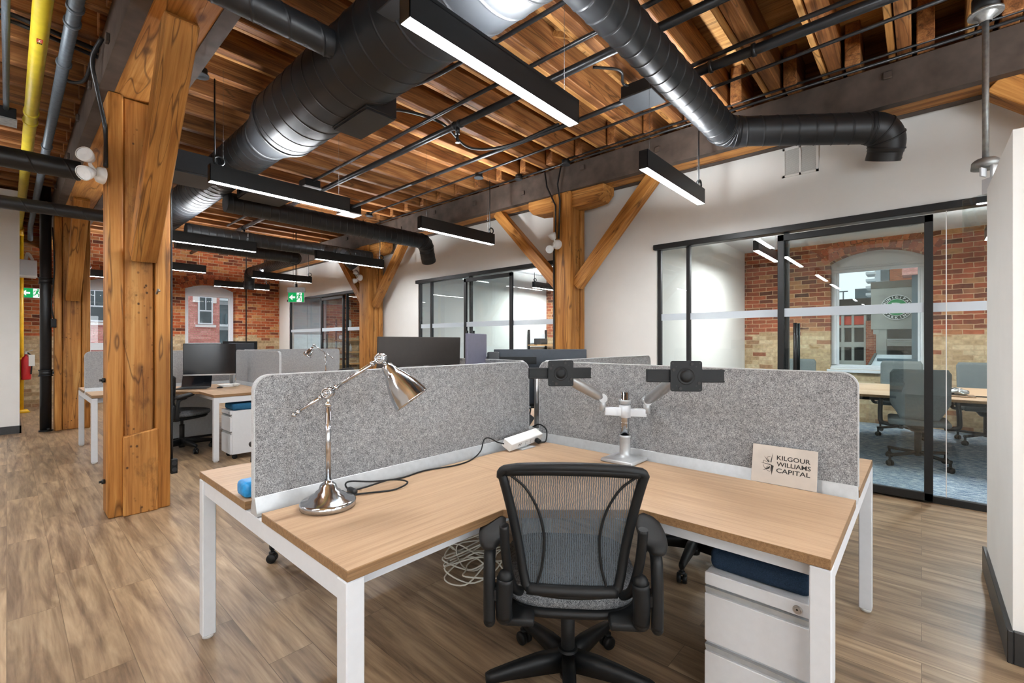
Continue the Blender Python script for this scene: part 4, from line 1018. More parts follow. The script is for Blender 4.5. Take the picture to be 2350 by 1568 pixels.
# ------------------------------------------------------------------ task chair
def caster(b, c, d, r=.028):
    c, d = V(c), V(d).normalized(); s_ = d.cross(V((0, 0, 1))).normalized(); cz = V((c.x, c.y, r))
    for k in (-1, 1): b.lathe([(.001, .004), (r*.7, .004), (r*.97, .007), (r, .013), (r, .021), (r*.85, .026), (.001, .026)], cz, s_*k, 20)
    b.cyl(cz-s_*.008, cz+s_*.008, .010, n=8)
    b.tube([c+V((0, 0, .085-c.z)), V((c.x, c.y, .058))], .009, 8)
    b.lathe([(.001, 0), (.018, 0), (.018, .012), (.001, .012)], V((c.x, c.y, .052)), (0, 0, 1), 10)
def task_chair():
    """mesh-back task chair; faces +y, origin on the floor under the seat column"""
    t = thing('task_chair', (0, 0, 0), '', 'chair', 'black mesh task chairs')
    b = MB(); b.cyl((0, 0, .085), (0, 0, .16), .043, .036, 20); b.cyl((0, 0, .045), (0, 0, .09), .03, .04, 16); b.build('base_hub', 'plastic', t)
    for k in range(5):
        a = math.radians(-90+72*k); d = V((math.cos(a), math.sin(a), 0)); s_ = V((-d.y, d.x, 0)); rows = []
        for q, zt, h, w in ((.02, .150, .075, .055), (.12, .145, .068, .05), (.22, .128, .05, .042), (.30, .112, .036, .036), (.318, .106, .026, .028)):
            c = d*q; rows.append([c+s_*w/2*.75+V((0, 0, zt)), c-s_*w/2*.75+V((0, 0, zt)), c-s_*w/2+V((0, 0, zt-h*.35)), c-s_*w*.3+V((0, 0, zt-h)), c+s_*w*.3+V((0, 0, zt-h)), c+s_*w/2+V((0, 0, zt-h*.35))])
        b = MB(); vv = b.grid(rows, None, True, True); b.bm.faces.new(vv[0][::-1]); b.bm.faces.new(vv[-1])
        leg = b.build('base_leg', 'plastic', t)
        b = MB(); rr = random.Random(k*3+1); ca = a+rr.uniform(-1.2, 1.2); caster(b, d*.305, (math.cos(ca), math.sin(ca), 0)); b.build('caster', 'plastic', leg)
    b = MB(); b.cyl((0, 0, .15), (0, 0, .32), .026, n=18); b.cyl((0, 0, .30), (0, 0, .43), .016, n=14); b.build('gas_lift', 'pad', t)
    # seat
    def seat_rows(z, w, y0, y1, k):
        return [(w*math.copysign(abs(math.cos(a))**.55, math.cos(a)), (y0+y1)/2+(y1-y0)/2*math.copysign(abs(math.sin(a))**.6, math.sin(a)), z+k*0) for a in [2*PI*i/40 for i in range(40)]]
    b = MB(); vv = b.grid([seat_rows(.432, .20, -.21, .21, 0), seat_rows(.44, .235, -.235, .24, 0), seat_rows(.465, .248, -.245, .255, 0), seat_rows(.488, .238, -.23, .25, 0), seat_rows(.500, .20, -.19, .22, 0), seat_rows(.502, .1, -.1, .12, 0)], None, True, True)
    b.bm.faces.new(vv[0][::-1]).smooth = True; b.bm.faces.new(vv[-1]).smooth = True; b.build('seat_cushion', 'seat', t)
    b = MB(); vv = b.grid([seat_rows(.39, .10, -.12, .12, 0), seat_rows(.405, .225, -.235, .2, 0), seat_rows(.425, .24, -.248, .22, 0), seat_rows(.436, .225, -.23, .21, 0)], None, True, True)
    b.bm.faces.new(vv[0][::-1]); b.bm.faces.new(vv[-1]); b.build('seat_pan', 'plastic', t)
    # back
    def back(x, z):
        u = (z-.52)/.42
        return V((x, -.285-.055*u+.02*math.sin(u*PI)+.38*x*x, z))
    def halfw(z):
        u = min(max((z-.515)/.405, 0), 1)
        return .150+.075*u**1.3
    out = []
    zb, zt = .520, .925
    for i in range(13): out.append((-.11+.22*i/12, zb-.004+.006*abs(-1+2*i/12)**2))
    for i in range(1, 6): a = PI/2*i/5; out.append((.115+.036*math.sin(a), zb+.036-.036*math.cos(a)))
    for i in range(1, 14): z = zb+.04+(zt-.03-zb-.04)*i/13; out.append((halfw(z), z))
    for i in range(1, 5): a = PI/2*i/4; out.append((.203+.022*math.cos(a), zt-.026+.022*math.sin(a)))
    for i in range(1, 14): x = .20-.40*i/14; out.append((x, zt+.012*(1-(x/.2)**2)))
    n = len(out); half = [(x, z) for x, z in out]
    left = [(-.203-.022*math.sin(PI/2*i/4)*1., zt-.026+.022*math.cos(PI/2*i/4)) for i in range(0, 5)]
    left += [(-halfw(z), z) for z in [zt-.03-(zt-.03-zb-.04)*i/13 for i in range(0, 13)]]
    left += [(-.115-.036*math.cos(PI/2*i/5), zb+.036-.036*math.sin(PI/2*i/5)) for i in range(0, 5)]
    loop = half+left
    b = MB(); b.tube([back(x, z) for x, z in loop], .0155, 12, closed=True)
    topbar = [(x, zt-.008+.010*(1-(x/.2)**2)) for x in [-.205+.41*i/16 for i in range(17)]]
    b.tube([back(x, z) for x, z in topbar], .017, 10); b.tube([back(x*.7, zb+.006) for x, z in topbar], .019, 10)
    b.build('back_frame', 'plastic', t)
    rows = []
    for j in range(19):
        z = zb+(zt-zb)*j/18; hw = halfw(z)-.004 if j > 1 else .13
        rows.append([back(-hw+2*hw*i/16, z)+V((0, .004, 0)) for i in range(17)])
    b = MB(); b.grid(rows, None, True); b.build('back_mesh', 'mesh', t)
    for s_ in (-1, 1):
        seam = [(.198, .905), (.150, .865), (.112, .80), (.092, .73), (.088, .67), (.095, .60), (.108, .55), (.114, .525)]
        b = MB(); b.tube(curve_pts([back(x*s_, z)+V((0, -.001, 0)) for x, z in seam], 5), .0042, 8); b.build('mesh_seam', 'plastic', t)
        # upright that carries the back, lower capsule, arm blade and pad
        b = MB(); b.tube(curve_pts([(s_*.165, -.20, .47), (s_*.19, -.26, .52), (s_*.205, -.31, .62), (s_*.210, -.335, .70), (s_*.212, -.345, .755)], 5), .015, 12, rad=None)
        b.tube(curve_pts([(s_*.216, -.295, .445), (s_*.216, -.305, .50), (s_*.211, -.31, .575)], 6), .027, 14, flat=1.); b.ball((s_*.216, -.294, .443), .027, 8); b.ball((s_*.211, -.31, .578), .024, 8)
        b.box(min(s_*.12, s_*.225), max(s_*.12, s_*.225), -.29, -.12, .405, .432, None, .008, 2)
        b.build('back_support', 'plastic', t)
        b = MB(); b.tube(curve_pts([(s_*.262, -.31, .435), (s_*.262, -.312, .50), (s_*.262, -.308, .60), (s_*.262, -.285, .655), (s_*.262, -.20, .675)], 6), .019, 12)
        b.ball((s_*.262, -.31, .435), .019, 8); b.bar((s_*.215, -.285, .50), (s_*.262, -.30, .53), .05, .04, None, .006)
        arm = b.build('armrest', 'plastic', t)
        b = MB(); rows = []
        for zz, k in ((.682, .72), (.690, .95), (.704, 1.), (.716, .93), (.722, .6)):
            rows.append([(s_*.262+.042*k*math.copysign(abs(math.cos(a))**.8, math.cos(a)), -.215+.125*k*math.copysign(abs(math.sin(a))**.8, math.sin(a)), zz-.006+.014*math.sin(a)) for a in [2*PI*i/32 for i in range(32)]])
        vv = b.grid(rows, None, True, True); b.bm.faces.new(vv[0][::-1]); b.bm.faces.new(vv[-1]).smooth = True
        b.build('arm_pad', 'pad', arm)
    return t
ch = task_chair()
ch.location = (1.435, 1.005, 0); ch.rotation_euler = (0, 0, -math.radians(52.5)); ch['label'] = 'black mesh task chair in the foreground, seen from behind'
dup(ch, (1.37, 2.88, 0), math.radians(-165), 'task chair hidden behind the lamp screen, one caster showing below')
dup(ch, (2.78, 1.02, 0), math.radians(62), 'task chair beyond the plaque screen, its base showing under the desk')
dup(ch, (1.42, 6.66, 0), math.radians(-58), 'black mesh task chair beside the near post at the far desks')
dup(ch, (3.05, 2.75, 0), math.radians(140), 'task chair at the desk behind the slate monitor')
dup(ch, (1.62, 8.75, 0), math.radians(-130), 'task chair behind the large far desk monitor')
dup(ch, (3.3, 8.6, 0), math.radians(160), 'task chair showing dark above the pale screen by the brick wall')
dup(ch, (3.05, 6.35, 0), math.radians(35), 'task chair whose dark back peeks above the lamp screen')

# ------------------------------------------------------------------ desk lamp
def desk_lamp(lab):
    """nickel lamp; arm lies in the local xz plane, origin at base centre"""
    t = thing('desk_lamp', (0, 0, 0), lab, 'lamp', 'nickel desk lamps')
    MB().lathe([(.001, 0), (.086, 0), (.093, .004), (.094, .02), (.088, .026), (.066, .032), (.060, .042), (.045, .048), (.042, .056), (.032, .062), (.027, .078), (.018, .086), (.0125, .089), (.0125, .095), (.001, .095)], n=40).build('lamp_base', 'chrome', t)
    MB().cyl((0, 0, .09), (0, 0, .362), .0098, n=20).build('pole', 'chrome', t)
    a = math.radians(33); d = V((math.cos(a), 0, math.sin(a))); up = V((-d.z, 0, d.x)); J = V((0, 0, .404)); b = MB()
    b.lathe([(.0098, .355), (.013, .36), (.013, .366), (.006, .372), (.008, .384)], n=16); b.cyl(J+V((0, -.016, 0)), J+V((0, .016, 0)), .0185, n=22)
    b.torus(J+V((0, -.016, 0)), (0, 1, 0), .0155, .004, 20, 8); b.torus(J+V((0, .016, 0)), (0, 1, 0), .0155, .004, 20, 8); b.ball(J+V((0, -.02, 0)), .007, 6)
    b.build('middle_joint', 'chrome', t)
    b = MB(); p0, p1 = J-d*.148, J+d*.222; off = V((0, .02, 0))*0
    b.cyl(p0, J-d*.02, .0062, n=14); b.cyl(J+d*.02, p1-d*.02, .0066, n=14)
    for q in (p0+d*.004, p0+d*.022, J-d*.032, J+d*.034, p1-d*.034): b.lathe([(.006, -.006), (.0098, -.004), (.0098, .004), (.006, .006)], q, d, 14)
    b.ball(p0, .0072, 6); b.build('swing_arm', 'chrome', t)
    b = MB(); K = p1; b.cyl(K+V((0, -.015, 0)), K+V((0, .015, 0)), .018, n=22); b.torus(K+V((0, -.015, 0)), (0, 1, 0), .015, .004, 20, 8); b.torus(K+V((0, .015, 0)), (0, 1, 0), .015, .004, 20, 8); b.ball(K+V((0, -.019, 0)), .007, 6)
    sx = V((.6, 0, -.8)).normalized(); b.cyl(K+sx*.015, K+sx*.036, .007, n=12); b.build('shade_joint', 'chrome', t)
    S0 = K+sx*.03
    prof = [(.001, .0), (.016, 0), (.02, .004), (.024, .018), (.0265, .034), (.031, .042), (.036, .05), (.047, .078), (.057, .108), (.063, .135), (.0655, .152), (.067, .156), (.0645, .155), (.061, .135), (.054, .105), (.044, .076), (.033, .05), (.001, .045)]
    sh = MB().lathe(prof, S0, sx, 40).build('lamp_shade', 'chrome', t)
    MB().ball(S0+sx*.1, .026, 8).build('bulb', 'bulbglass', sh)
    return t
lp = desk_lamp('large nickel desk lamp on the near desk in front of the felt screen')
lp.location = (.762, 1.563, .74); lp.rotation_euler = (0, 0, -math.radians(48))
dup(lp, (3.3, 6.85, .74), math.radians(185), 'small distant nickel lamp above the pale screen')
cz = .7445
cord = MB().tube(curve_pts([(.86, 1.61, cz), (.93, 1.575, cz), (1.02, 1.535, cz), (1.085, 1.545, cz+.012), (1.04, 1.60, cz+.02), (.95, 1.635, cz+.004), (.90, 1.655, cz), (.885, 1.672, cz+.02), (.92, 1.695, cz+.022), (1.0, 1.66, cz+.01), (1.12, 1.645, cz), (1.26, 1.66, cz), (1.40, 1.625, cz), (1.52, 1.64, cz), (1.62, 1.675, cz+.02), (1.66, 1.69, cz+.07), (1.69, 1.68, cz+.075), (1.73, 1.66, cz+.05), (1.79, 1.655, cz+.03)], 7), .0034, 8)
tc = thing('lamp_cord', (.95, 1.6, .74), 'black cord looping from the lamp base along the screen', 'cord')
cord.build('cord', 'plastic', tc)
MB().box(.878, .90, 1.60, 1.655, .741, .762, None, .008, 2).build('inline_switch', 'plastic2', tc)

# power bar clipped on the rail
t = thing('power_bar', (1.9, 1.62, .74), 'white power bar with sockets at the meeting of the two screens', 'power strip')
a, c = V((1.775, 1.636, .775)), V((2.055, 1.648, .790)); MB().bar(a, c, .06, .048, None, .003, up=(0, -.45, .9)).build('body', 'whiteplastic', t)
d = (c-a).normalized(); up = V((0, -.45, .9)).normalized(); fr = d.cross(up).normalized(); fr = fr if fr.y < 0 else -fr; up = fr.cross(d)*(1 if fr.cross(d).z > 0 else -1)
b = MB(); L = (c-a).length
def slot(u, v, w, h):
    o = a+d*u+fr*.0305+up*v; b.face([o-d*w/2-up*h/2, o+d*w/2-up*h/2, o+d*w/2+up*h/2, o-d*w/2+up*h/2])
for u in (.07, .085): slot(u, .002, .006, .016)
for u in (.13, .175, .22):
    slot(u-.006, .008, .0025, .009); slot(u+.006, .008, .0025, .008); slot(u, -.007, .005, .005)
b.build('socket_slots', 'ink', t)
MB().box(1.85, 1.96, 1.59, 1.66, .7405, .746).bar((1.9, 1.625, .743), (1.9, 1.64, .762), .05, .012).build('clip_foot', 'alu', t)
b = MB(); o = a+d*.222+fr*.032; b.bar(o, o+fr*.03, .026, .02, None, .004, seg=2); b.tube(curve_pts([o+fr*.03, o+fr*.05+d*.02+up*.02, o+d*.07+up*.05, V((2.13, 1.70, .83)), V((2.17, 1.78, .80))], 6), .0042, 8)
pl = b.build('black_plug', 'plastic'); tag(pl, 'black plug and cord in the white power bar', 'plug')

# twin monitor arm
t = thing('twin_monitor_stand', (2.04, 1.085, .74), 'silver twin monitor arm with two empty black mounts', 'monitor arm')
X, Y = 2.045, 1.09
MB().hexa([(1.943, 1.0, .741), (2.113, 1.0, .741), (2.113, 1.17, .741), (1.943, 1.17, .741), (1.946, 1.003, .757), (2.11, 1.003, .757), (2.11, 1.167, .757), (1.946, 1.167, .757)], None, .004, 2).build('base_plate', 'alu', t)
MB().lathe([(.045, .757), (.03, .762), (.026, .772), (.026, .85), (.028, .852), (.028, .862), (.022, .863)], (X, Y, 0), n=24).build('lower_sleeve', 'alu', t)
b = MB(); b.cyl((X, Y, .86), (X, Y, 1.075), .0205, .0205, 22)
for z in (.90, .925, .95): b.lathe([(.0205, z-.001), (.0212, z), (.0205, z+.001)], (X, Y, 0), n=22)
b.build('pole', 'chrome', t)
MB().lathe([(.0215, 1.015), (.028, 1.016), (.028, 1.028), (.030, 1.03), (.030, 1.036), (.0215, 1.037)], (X, Y, 0), n=24).build('collar', 'alu', t)
ux = V((.669, -.743, 0)); uf = V((.743, .669, 0)); P0 = V((X, Y, .978))
MB().lathe([(.0215, .95), (.029, .952), (.029, 1.01), (.0215, 1.012)], (X, Y, 0), n=24).bar(P0-ux*.102+V((0, 0, .004)), P0+ux*.104-V((0, 0, .006)), .034, .04, None, .004, seg=2).build('crossbar', 'whitemetal', t)
def arm_to(j, plate, nrm, lab):
    j, plate = V(j), V(plate); nrm = V(nrm).normalized(); rx = V((0, 0, 1)).cross(nrm).normalized()
    b = MB(); b.cyl(j-V((0, 0, .062)), j-V((0, 0, .0)), .016, n=16); b.cyl(j-uf*.022, j+uf*.022, .021, n=20); b.build('elbow_joint', 'alu', t)
    wr = plate-nrm*.07; d = (wr-j).normalized(); b = MB(); s_ = d.cross(V((0, 0, 1))).normalized(); u = s_.cross(d)
    rows = []
    for q, h, w in ((.0, .034, .036), (.12, .05, .04), (.55, .056, .042), (.9, .044, .036), (1., .03, .03)):
        c = j+(wr-j)*q; rows.append([c+s_*w/2*math.cos(aa)+u*h/2*math.sin(aa) for aa in [2*PI*i/16 for i in range(16)]])
    vv = b.grid(rows, None, True, True); b.bm.faces.new(vv[0][::-1]); b.bm.faces.new(vv[-1]); b.build('spring_arm', 'silver', t)
    b = MB(); b.cyl(wr, plate-nrm*.02, .018, n=14); b.box(wr.x-.018, wr.x+.018, wr.y-.018, wr.y+.018, wr.z-.03, wr.z+.03, None, .005); b.build('tilt_head', 'plastic', t)
    b = MB(); c = plate-nrm*.022; b.bar(c-rx*.145, c+rx*.145, .02, .05, None, .002)
    for zz in (-.02, .02): b.bar(c-rx*.145+V((0, 0, zz))+nrm*.011, c+rx*.145+V((0, 0, zz))+nrm*.011, .006, .006)
    for k in (-1, 1): b.cyl(c+rx*.135*k+nrm*.009, c+rx*.135*k+nrm*.0115, .003, n=8)
    b.build('mount_rail', 'plastic', t)
    w = .0585; pz = V((0, 0, 1)); b = MB()
    poly = []
    for sx, sy, a0 in ((1, 1, 0), (-1, 1, 90), (-1, -1, 180), (1, -1, 270)):
        for i in range(4): aa = math.radians(a0+30*i); poly.append((sx*(w-.008)+.008*math.cos(aa), sy*(w-.008)+.008*math.sin(aa)))
    lo = [plate+rx*u_+pz*v_-nrm*.004 for u_, v_ in poly]; hi = [plate+rx*u_+pz*v_+nrm*.001 for u_, v_ in poly]
    vl = [b.bm.verts.new(p) for p in lo]; vh = [b.bm.verts.new(p) for p in hi]; b.bm.faces.new(vl[::-1]); b.bm.faces.new(vh)
    for i in range(len(poly)): b.bm.faces.new([vl[i], vl[(i+1) % len(poly)], vh[(i+1) % len(poly)], vh[i]])
    b.lathe([(.033, .001), (.031, .003), (.028, .001), (.024, .0), (.022, .004), (.012, .006), (.001, .006)], plate+nrm*.0005, nrm, 28)
    pb = b.build('mount_plate', 'plastic', t); b = MB()
    for u_, v_ in ((-.05, .05), (.05, .05), (-.05, -.05), (.05, -.05), (.037, .037), (-.037, -.037), (.037, -.037), (-.037, .037)): b.cyl(plate+rx*u_+pz*v_, plate+rx*u_+pz*v_+nrm*.0016, .0028, n=8)
    for u_, v_ in ((-.047, .024), (.02, .047), (.047, -.026), (-.022, -.047)): b.cyl(plate+rx*u_+pz*v_, plate+rx*u_+pz*v_+nrm*.004, .0062, n=12)
    b.build('screws', 'ink', pb)
arm_to((1.976, 1.176, 1.045), (1.687, 1.220, 1.18), (-.66, -.75, 0), 'l')
arm_to((2.113, 1.008, 1.032), (1.739, .669, 1.192), (-.80, -.6, 0), 'r')

# plaque
t = thing('company_plaque', (2.11, .418, .74), 'brushed steel plaque reading KILGOUR WILLIAMS CAPITAL leaning on the felt screen', 'sign')
A, B = V((2.097, .535, .741)), V((2.097, .302, .741)); U = (B-A).normalized(); UP = V((.038, 0, .149)).normalized(); H_ = .1545; Nn = U.cross(UP)
MB().hexa([A, B, B-Nn*.004, A-Nn*.004, A+UP*H_, B+UP*H_, B+UP*H_-Nn*.004, A+UP*H_-Nn*.004], None, .0006).build('plate', 'plaque', t)
def pp(u, v): return A+U*u+UP*v+Nn*.0006
for i, w_ in enumerate(('KILGOUR', 'WILLIAMS', 'CAPITAL')):
    me = text_mesh(w_, .0245, 1.0, .0002, .00035); place_text(me, 'ink', t, pp(.092, .1005-.0255*i), U, UP, False, (.117, .119, .118)[i])
b = MB(); cx, cy = .073, .079
def tri(p): b.face([pp(cx+u, cy+v) for u, v in p])
tri([(.004, .048), (.0, .006), (-.004, .008)]); tri([(.003, -.044), (.0045, -.004), (-.002, -.001)]); tri([(.0045, -.004), (.003, -.044), (.009, -.006)])
tri([(-.044, .002), (-.006, -.004), (.0, -.001)]); tri([(-.029, .03), (-.012, .007), (-.006, .008), (-.019, .02)]); tri([(-.031, -.029), (-.004, -.008), (-.006, -.019)])
for a0, a1 in ((1.72, 2.2), (2.75, 3.2), (3.35, 3.85), (4.1, 4.6)):
    for i in range(6):
        p, q = a0+(a1-a0)*i/6, a0+(a1-a0)*(i+1)/6; b.face([pp(cx+r_*math.cos(x_), cy+r_*math.sin(x_)) for r_, x_ in ((.031, p), (.031, q), (.0296, q), (.0296, p))])
for aa in (2.2, 2.75, 3.85, 4.6): b.face([pp(cx+r_*math.cos(aa+k), cy+r_*math.sin(aa+k)) for r_, k in ((.031, -.02), (.031, .02), (.013, .05), (.013, -.05))])
b.build('compass_emblem', 'ink', t)

# ------------------------------------------------------------------ pedestals with cushions (drawer fronts face -x)
def pedestal(lab, cush, culab, grp):
    t = thing('mobile_pedestal', (0, 0, 0), lab, 'drawer cabinet', 'white mobile pedestals'); D, W = .50, .305
    MB().box(.018, D, -W/2, W/2, .06, .548, None, .003).build('carcass', 'whitemetal', t)
    MB().box(0, .018, -W/2, W/2, .508, .55, None, .003).build('top_rail', 'whitemetal', t)
    for z0, z1 in ((.32, .500), (.065, .306)):
        d_ = MB().prism([(-W/2, z0), (W/2, z0), (W/2, z1-.022), (-W/2, z1-.022)], 0, .018, 'yzx', None, .002).build('drawer', 'whitemetal', t)
        MB().hexa([(.012, -W/2, z1-.022), (.018, -W/2, z1-.022), (.018, W/2, z1-.022), (.012, W/2, z1-.022), (.003, -W/2, z1), (.018, -W/2, z1), (.018, W/2, z1), (.003, W/2, z1)]).build('grip_channel', 'alu', d_)
    b = MB(); b.cyl((.001, -W/2+.035, .527), (-.005, -W/2+.035, .527), .012, n=20); b.cyl((-.005, -W/2+.035, .527), (-.008, -W/2+.035, .527), .0085, n=16); lk = b.build('lock', 'silver', t)
    b = MB(); b.cyl((-.0081, -W/2+.035, .529), (-.0085, -W/2+.035, .529), .003, n=8); b.build('keyhole', 'ink', lk)
    for x in (.06, D-.06):
        for y in (-W/2+.05, W/2-.05):
            b = MB(); b.lathe([(.001, -.012), (.025, -.012), (.027, 0), (.025, .012), (.001, .012)], (x, y, .027), (0, 1, 0), 16); b.box(x-.015, x+.015, y-.018, y+.018, .045, .062); b.build('caster', 'plastic', t)
    c = MB().box(.03, D-.02, -W/2+.006, W/2-.006, .5505, .622, None, .022, 4).build('seat_cushion', cush)
    tag(c, culab, 'cushion', 'pedestal cushions')
    return t, c
p, c = pedestal('white mobile pedestal under the right end of the near desk', 'navy', 'navy seat cushion on the near white pedestal', '')
p.location = (1.575, .392, 0); c.location = c.location+V((1.575, .392, 0))
p2_, c2 = pedestal('white mobile pedestal beside the far desk, side toward the camera', 'teal', 'teal seat cushion on the far white pedestal', '')
p2_.location = (1.66, 5.86, 0); c2.location = c2.location+V((1.66, 5.86, 0))

# loose cables on the floor under the near desk
t = thing('cable_tangle', (1.9, 2.1, 0), 'tangle of white cables on the floor under the near desk', 'cables')
rr = random.Random(5)
for k in range(4):
    pts = []; c0 = V((1.80+.09*k, 1.88+.13*k, .006))
    for i in range(16):
        a = i*1.25+k*1.7; r_ = .06+.11*abs(math.sin(i*.9+k)); pts.append(c0+V((r_*math.cos(a)*1.3, r_*math.sin(a)*.9, .004+.03*(i % 3)*abs(math.sin(i)))))
    MB().tube(curve_pts(pts, 6), .0042, 7).build('cable', 'cablewhite', t)
t = thing('wipes_packet', (.66, 1.93, .74), 'bright blue wipes packet behind the left end of the felt screen', 'packet')
MB().box(.585, .76, 1.855, 1.945, .741, .80, None, .018, 3).build('pouch', 'blue', t); MB().box(.63, .71, 1.88, 1.92, .80, .806, None, .003).build('lid', 'signwhite', t)

# ------------------------------------------------------------------ monitors, laptop and things on the far sides
def monitor(c, nrm, w, h, lab, shell, arm_base=None, scr='screen', name='monitor'):
    c = V(c); n = V(nrm).normalized(); x = V((0, 0, 1)).cross(n).normalized(); z = n.cross(x)
    t = thing(name, V((c.x, c.y, c.z-h/2)), lab, 'monitor', 'desk monitors')
    MB().bar(c-x*w/2-n*.012, c+x*w/2-n*.012, h, .016, None, .003, up=n).build('bezel', 'plastic' if shell is None else shell, t)
    MB().bar(c-x*(w/2-.008)+z*.006-n*.0025, c+x*(w/2-.008)+z*.006-n*.0025, h-.03, .003, None, 0, up=n).build('screen', scr, t)
    MB().bar(c-x*w/2-z*(h/2-.009)-n*.003, c+x*w/2-z*(h/2-.009)-n*.003, .018, .006, None, .001, up=n).build('chin', 'silver', t)
    MB().bar(c-x*w*.28-n*.035-z*h*.2, c+x*w*.28-n*.035-z*h*.2, h*.5, .035, None, .012, up=n, seg=2).build('rear_shell', shell or 'plastic', t)
    if arm_base:
        a = V(arm_base); q = c-n*.06
        b = MB(); b.cyl(a, a+V((0, 0, .012)), .08, n=20); b.build('stand_base', 'alu', t)
        b = MB(); b.cyl(a, V((a.x, a.y, c.z+.02)), .02, n=14); b.build('stand_post', 'silver', t)
        b = MB(); b.bar(V((a.x, a.y, c.z)), q, .035, .04, None, .006); b.build('stand_arm', 'silver', t)
    return t
monitor((1.70, 6.62, 1.10), (-.42, -.90, 0), .56, .40, 'large dark monitor facing the camera at the far desk', None, (2.0, 6.82, .74))
monitor((1.78, 2.40, 1.155), (.05, 1, .05), .62, .40, 'taupe-backed monitor left of the violet one behind the lamp screen', 'montaupe', (1.7, 2.12, .74))
monitor((2.0, 2.12, 1.165), (-.48, .877, 0), .40, .42, 'violet-grey monitor back above the lamp screen', 'mongrey', (2.06, 2.0, .74))
monitor((2.52, 2.0, 1.07), (.66, .75, 0), .66, .40, 'wide slate monitor back behind the left monitor mount', 'monblue', (2.36, 1.9, .74))
monitor((2.62, 8.4, 1.12), (.9, .3, 0), .6, .36, 'dark monitor beyond the far screens left of the brick corner', 'monblue', (2.5, 8.3, .74))
monitor((3.0, 6.9, 1.12)if False else (2.75, 8.9, 1.16), (.6, .8, 0), .55, .34, 'black monitor back by the far brick wall', 'plastic', (2.6, 8.7, .74))
b = MB(); t = thing('empty_monitor_stand', (2.3, 2.12, .74), 'black empty mount with handle in front of the slate monitor', 'monitor arm')
MB().cyl((2.3, 2.12, .741), (2.3, 2.12, 1.2), .018, n=12).build('post', 'plastic', t); MB().bar((2.16, 2.28, 1.195), (2.44, 1.97, 1.195), .02, .05, None, .003).build('mount_rail', 'plastic', t)
MB().bar((2.19, 2.2, 1.2), (2.25, 2.14, 1.2), .02, .11, None, .01, seg=2).build('mount_plate', 'plastic2', t)
t = thing('power_adapter', (2.2, 1.83, .74), 'dark tilted power adapter glimpsed in the gap between the screens', 'adapter')
MB().bar((2.15, 1.86, .78), (2.21, 1.84, .86), .07, .05, None, .006).build('body', 'plastic2', t); MB().tube(curve_pts([(2.21, 1.84, .86), (2.24, 1.86, .9), (2.25, 1.92, .85), (2.22, 1.96, .78), (2.2, 2.05, .746)], 6), .005).build('cable', 'plastic', t)
t = thing('laptop', (1.62, 6.78, .74), 'open black laptop in front of the large far monitor', 'laptop')
n = V((-.45, -.9, 0)).normalized(); x = V((0, 0, 1)).cross(n).normalized(); c = V((1.56, 6.74, .7405)); f = -n
k0, k1 = c-x*.16, c+x*.16
MB().hexa([k0+n*.11, k1+n*.11, k1-n*.11, k0-n*.11]+[p_+V((0, 0, .014)) for p_ in (k0+n*.11, k1+n*.11, k1-n*.11, k0-n*.11)], None, .003).build('keyboard_base', 'plastic2', t)
hb = [k0-n*.11+V((0, 0, .014)), k1-n*.11+V((0, 0, .014))]; uu = (V((0, 0, 1))-n*.42).normalized()
MB().hexa([hb[0], hb[1], hb[1]-n*.007, hb[0]-n*.007, hb[0]+uu*.215, hb[1]+uu*.215, hb[1]+uu*.215-n*.007, hb[0]+uu*.215-n*.007], None, .002).build('lid_screen', 'screen', t)
t = thing('computer_mouse', (1.78, 6.6, .74), 'dark computer mouse right of the laptop', 'mouse'); MB().ball((1.80, 6.585, .741), .05, 8, None, (.62, 1., .32)).build('shell', 'plastic', t)
t = thing('papers_pile', (1.9, 6.7, .74), 'small pile of papers and oddments under the far monitor', 'papers')
b = MB()
for i in range(5): b.box(1.86-.01*i, 2.02+.008*i, 6.64, 6.76+.005*i, .7405+.006*i, .7458+.006*i)
b.build('sheets', 'signwhite', t); MB().ball((1.98, 6.62, .765), .024, 8).build('white_puck', 'whiteplastic', t)
t = thing('metal_cabinet', (1.6, 7.0, .2), 'grey metal cabinet end below the far desk behind the task chair', 'cabinet')
MB().box(1.35, 1.95, 7.40, 7.75, .03, .58, None, .004).build('side', 'alu', t); MB().box(1.37, 1.93, 7.42, 7.73, 0, .03).build('plinth', 'plastic', t)

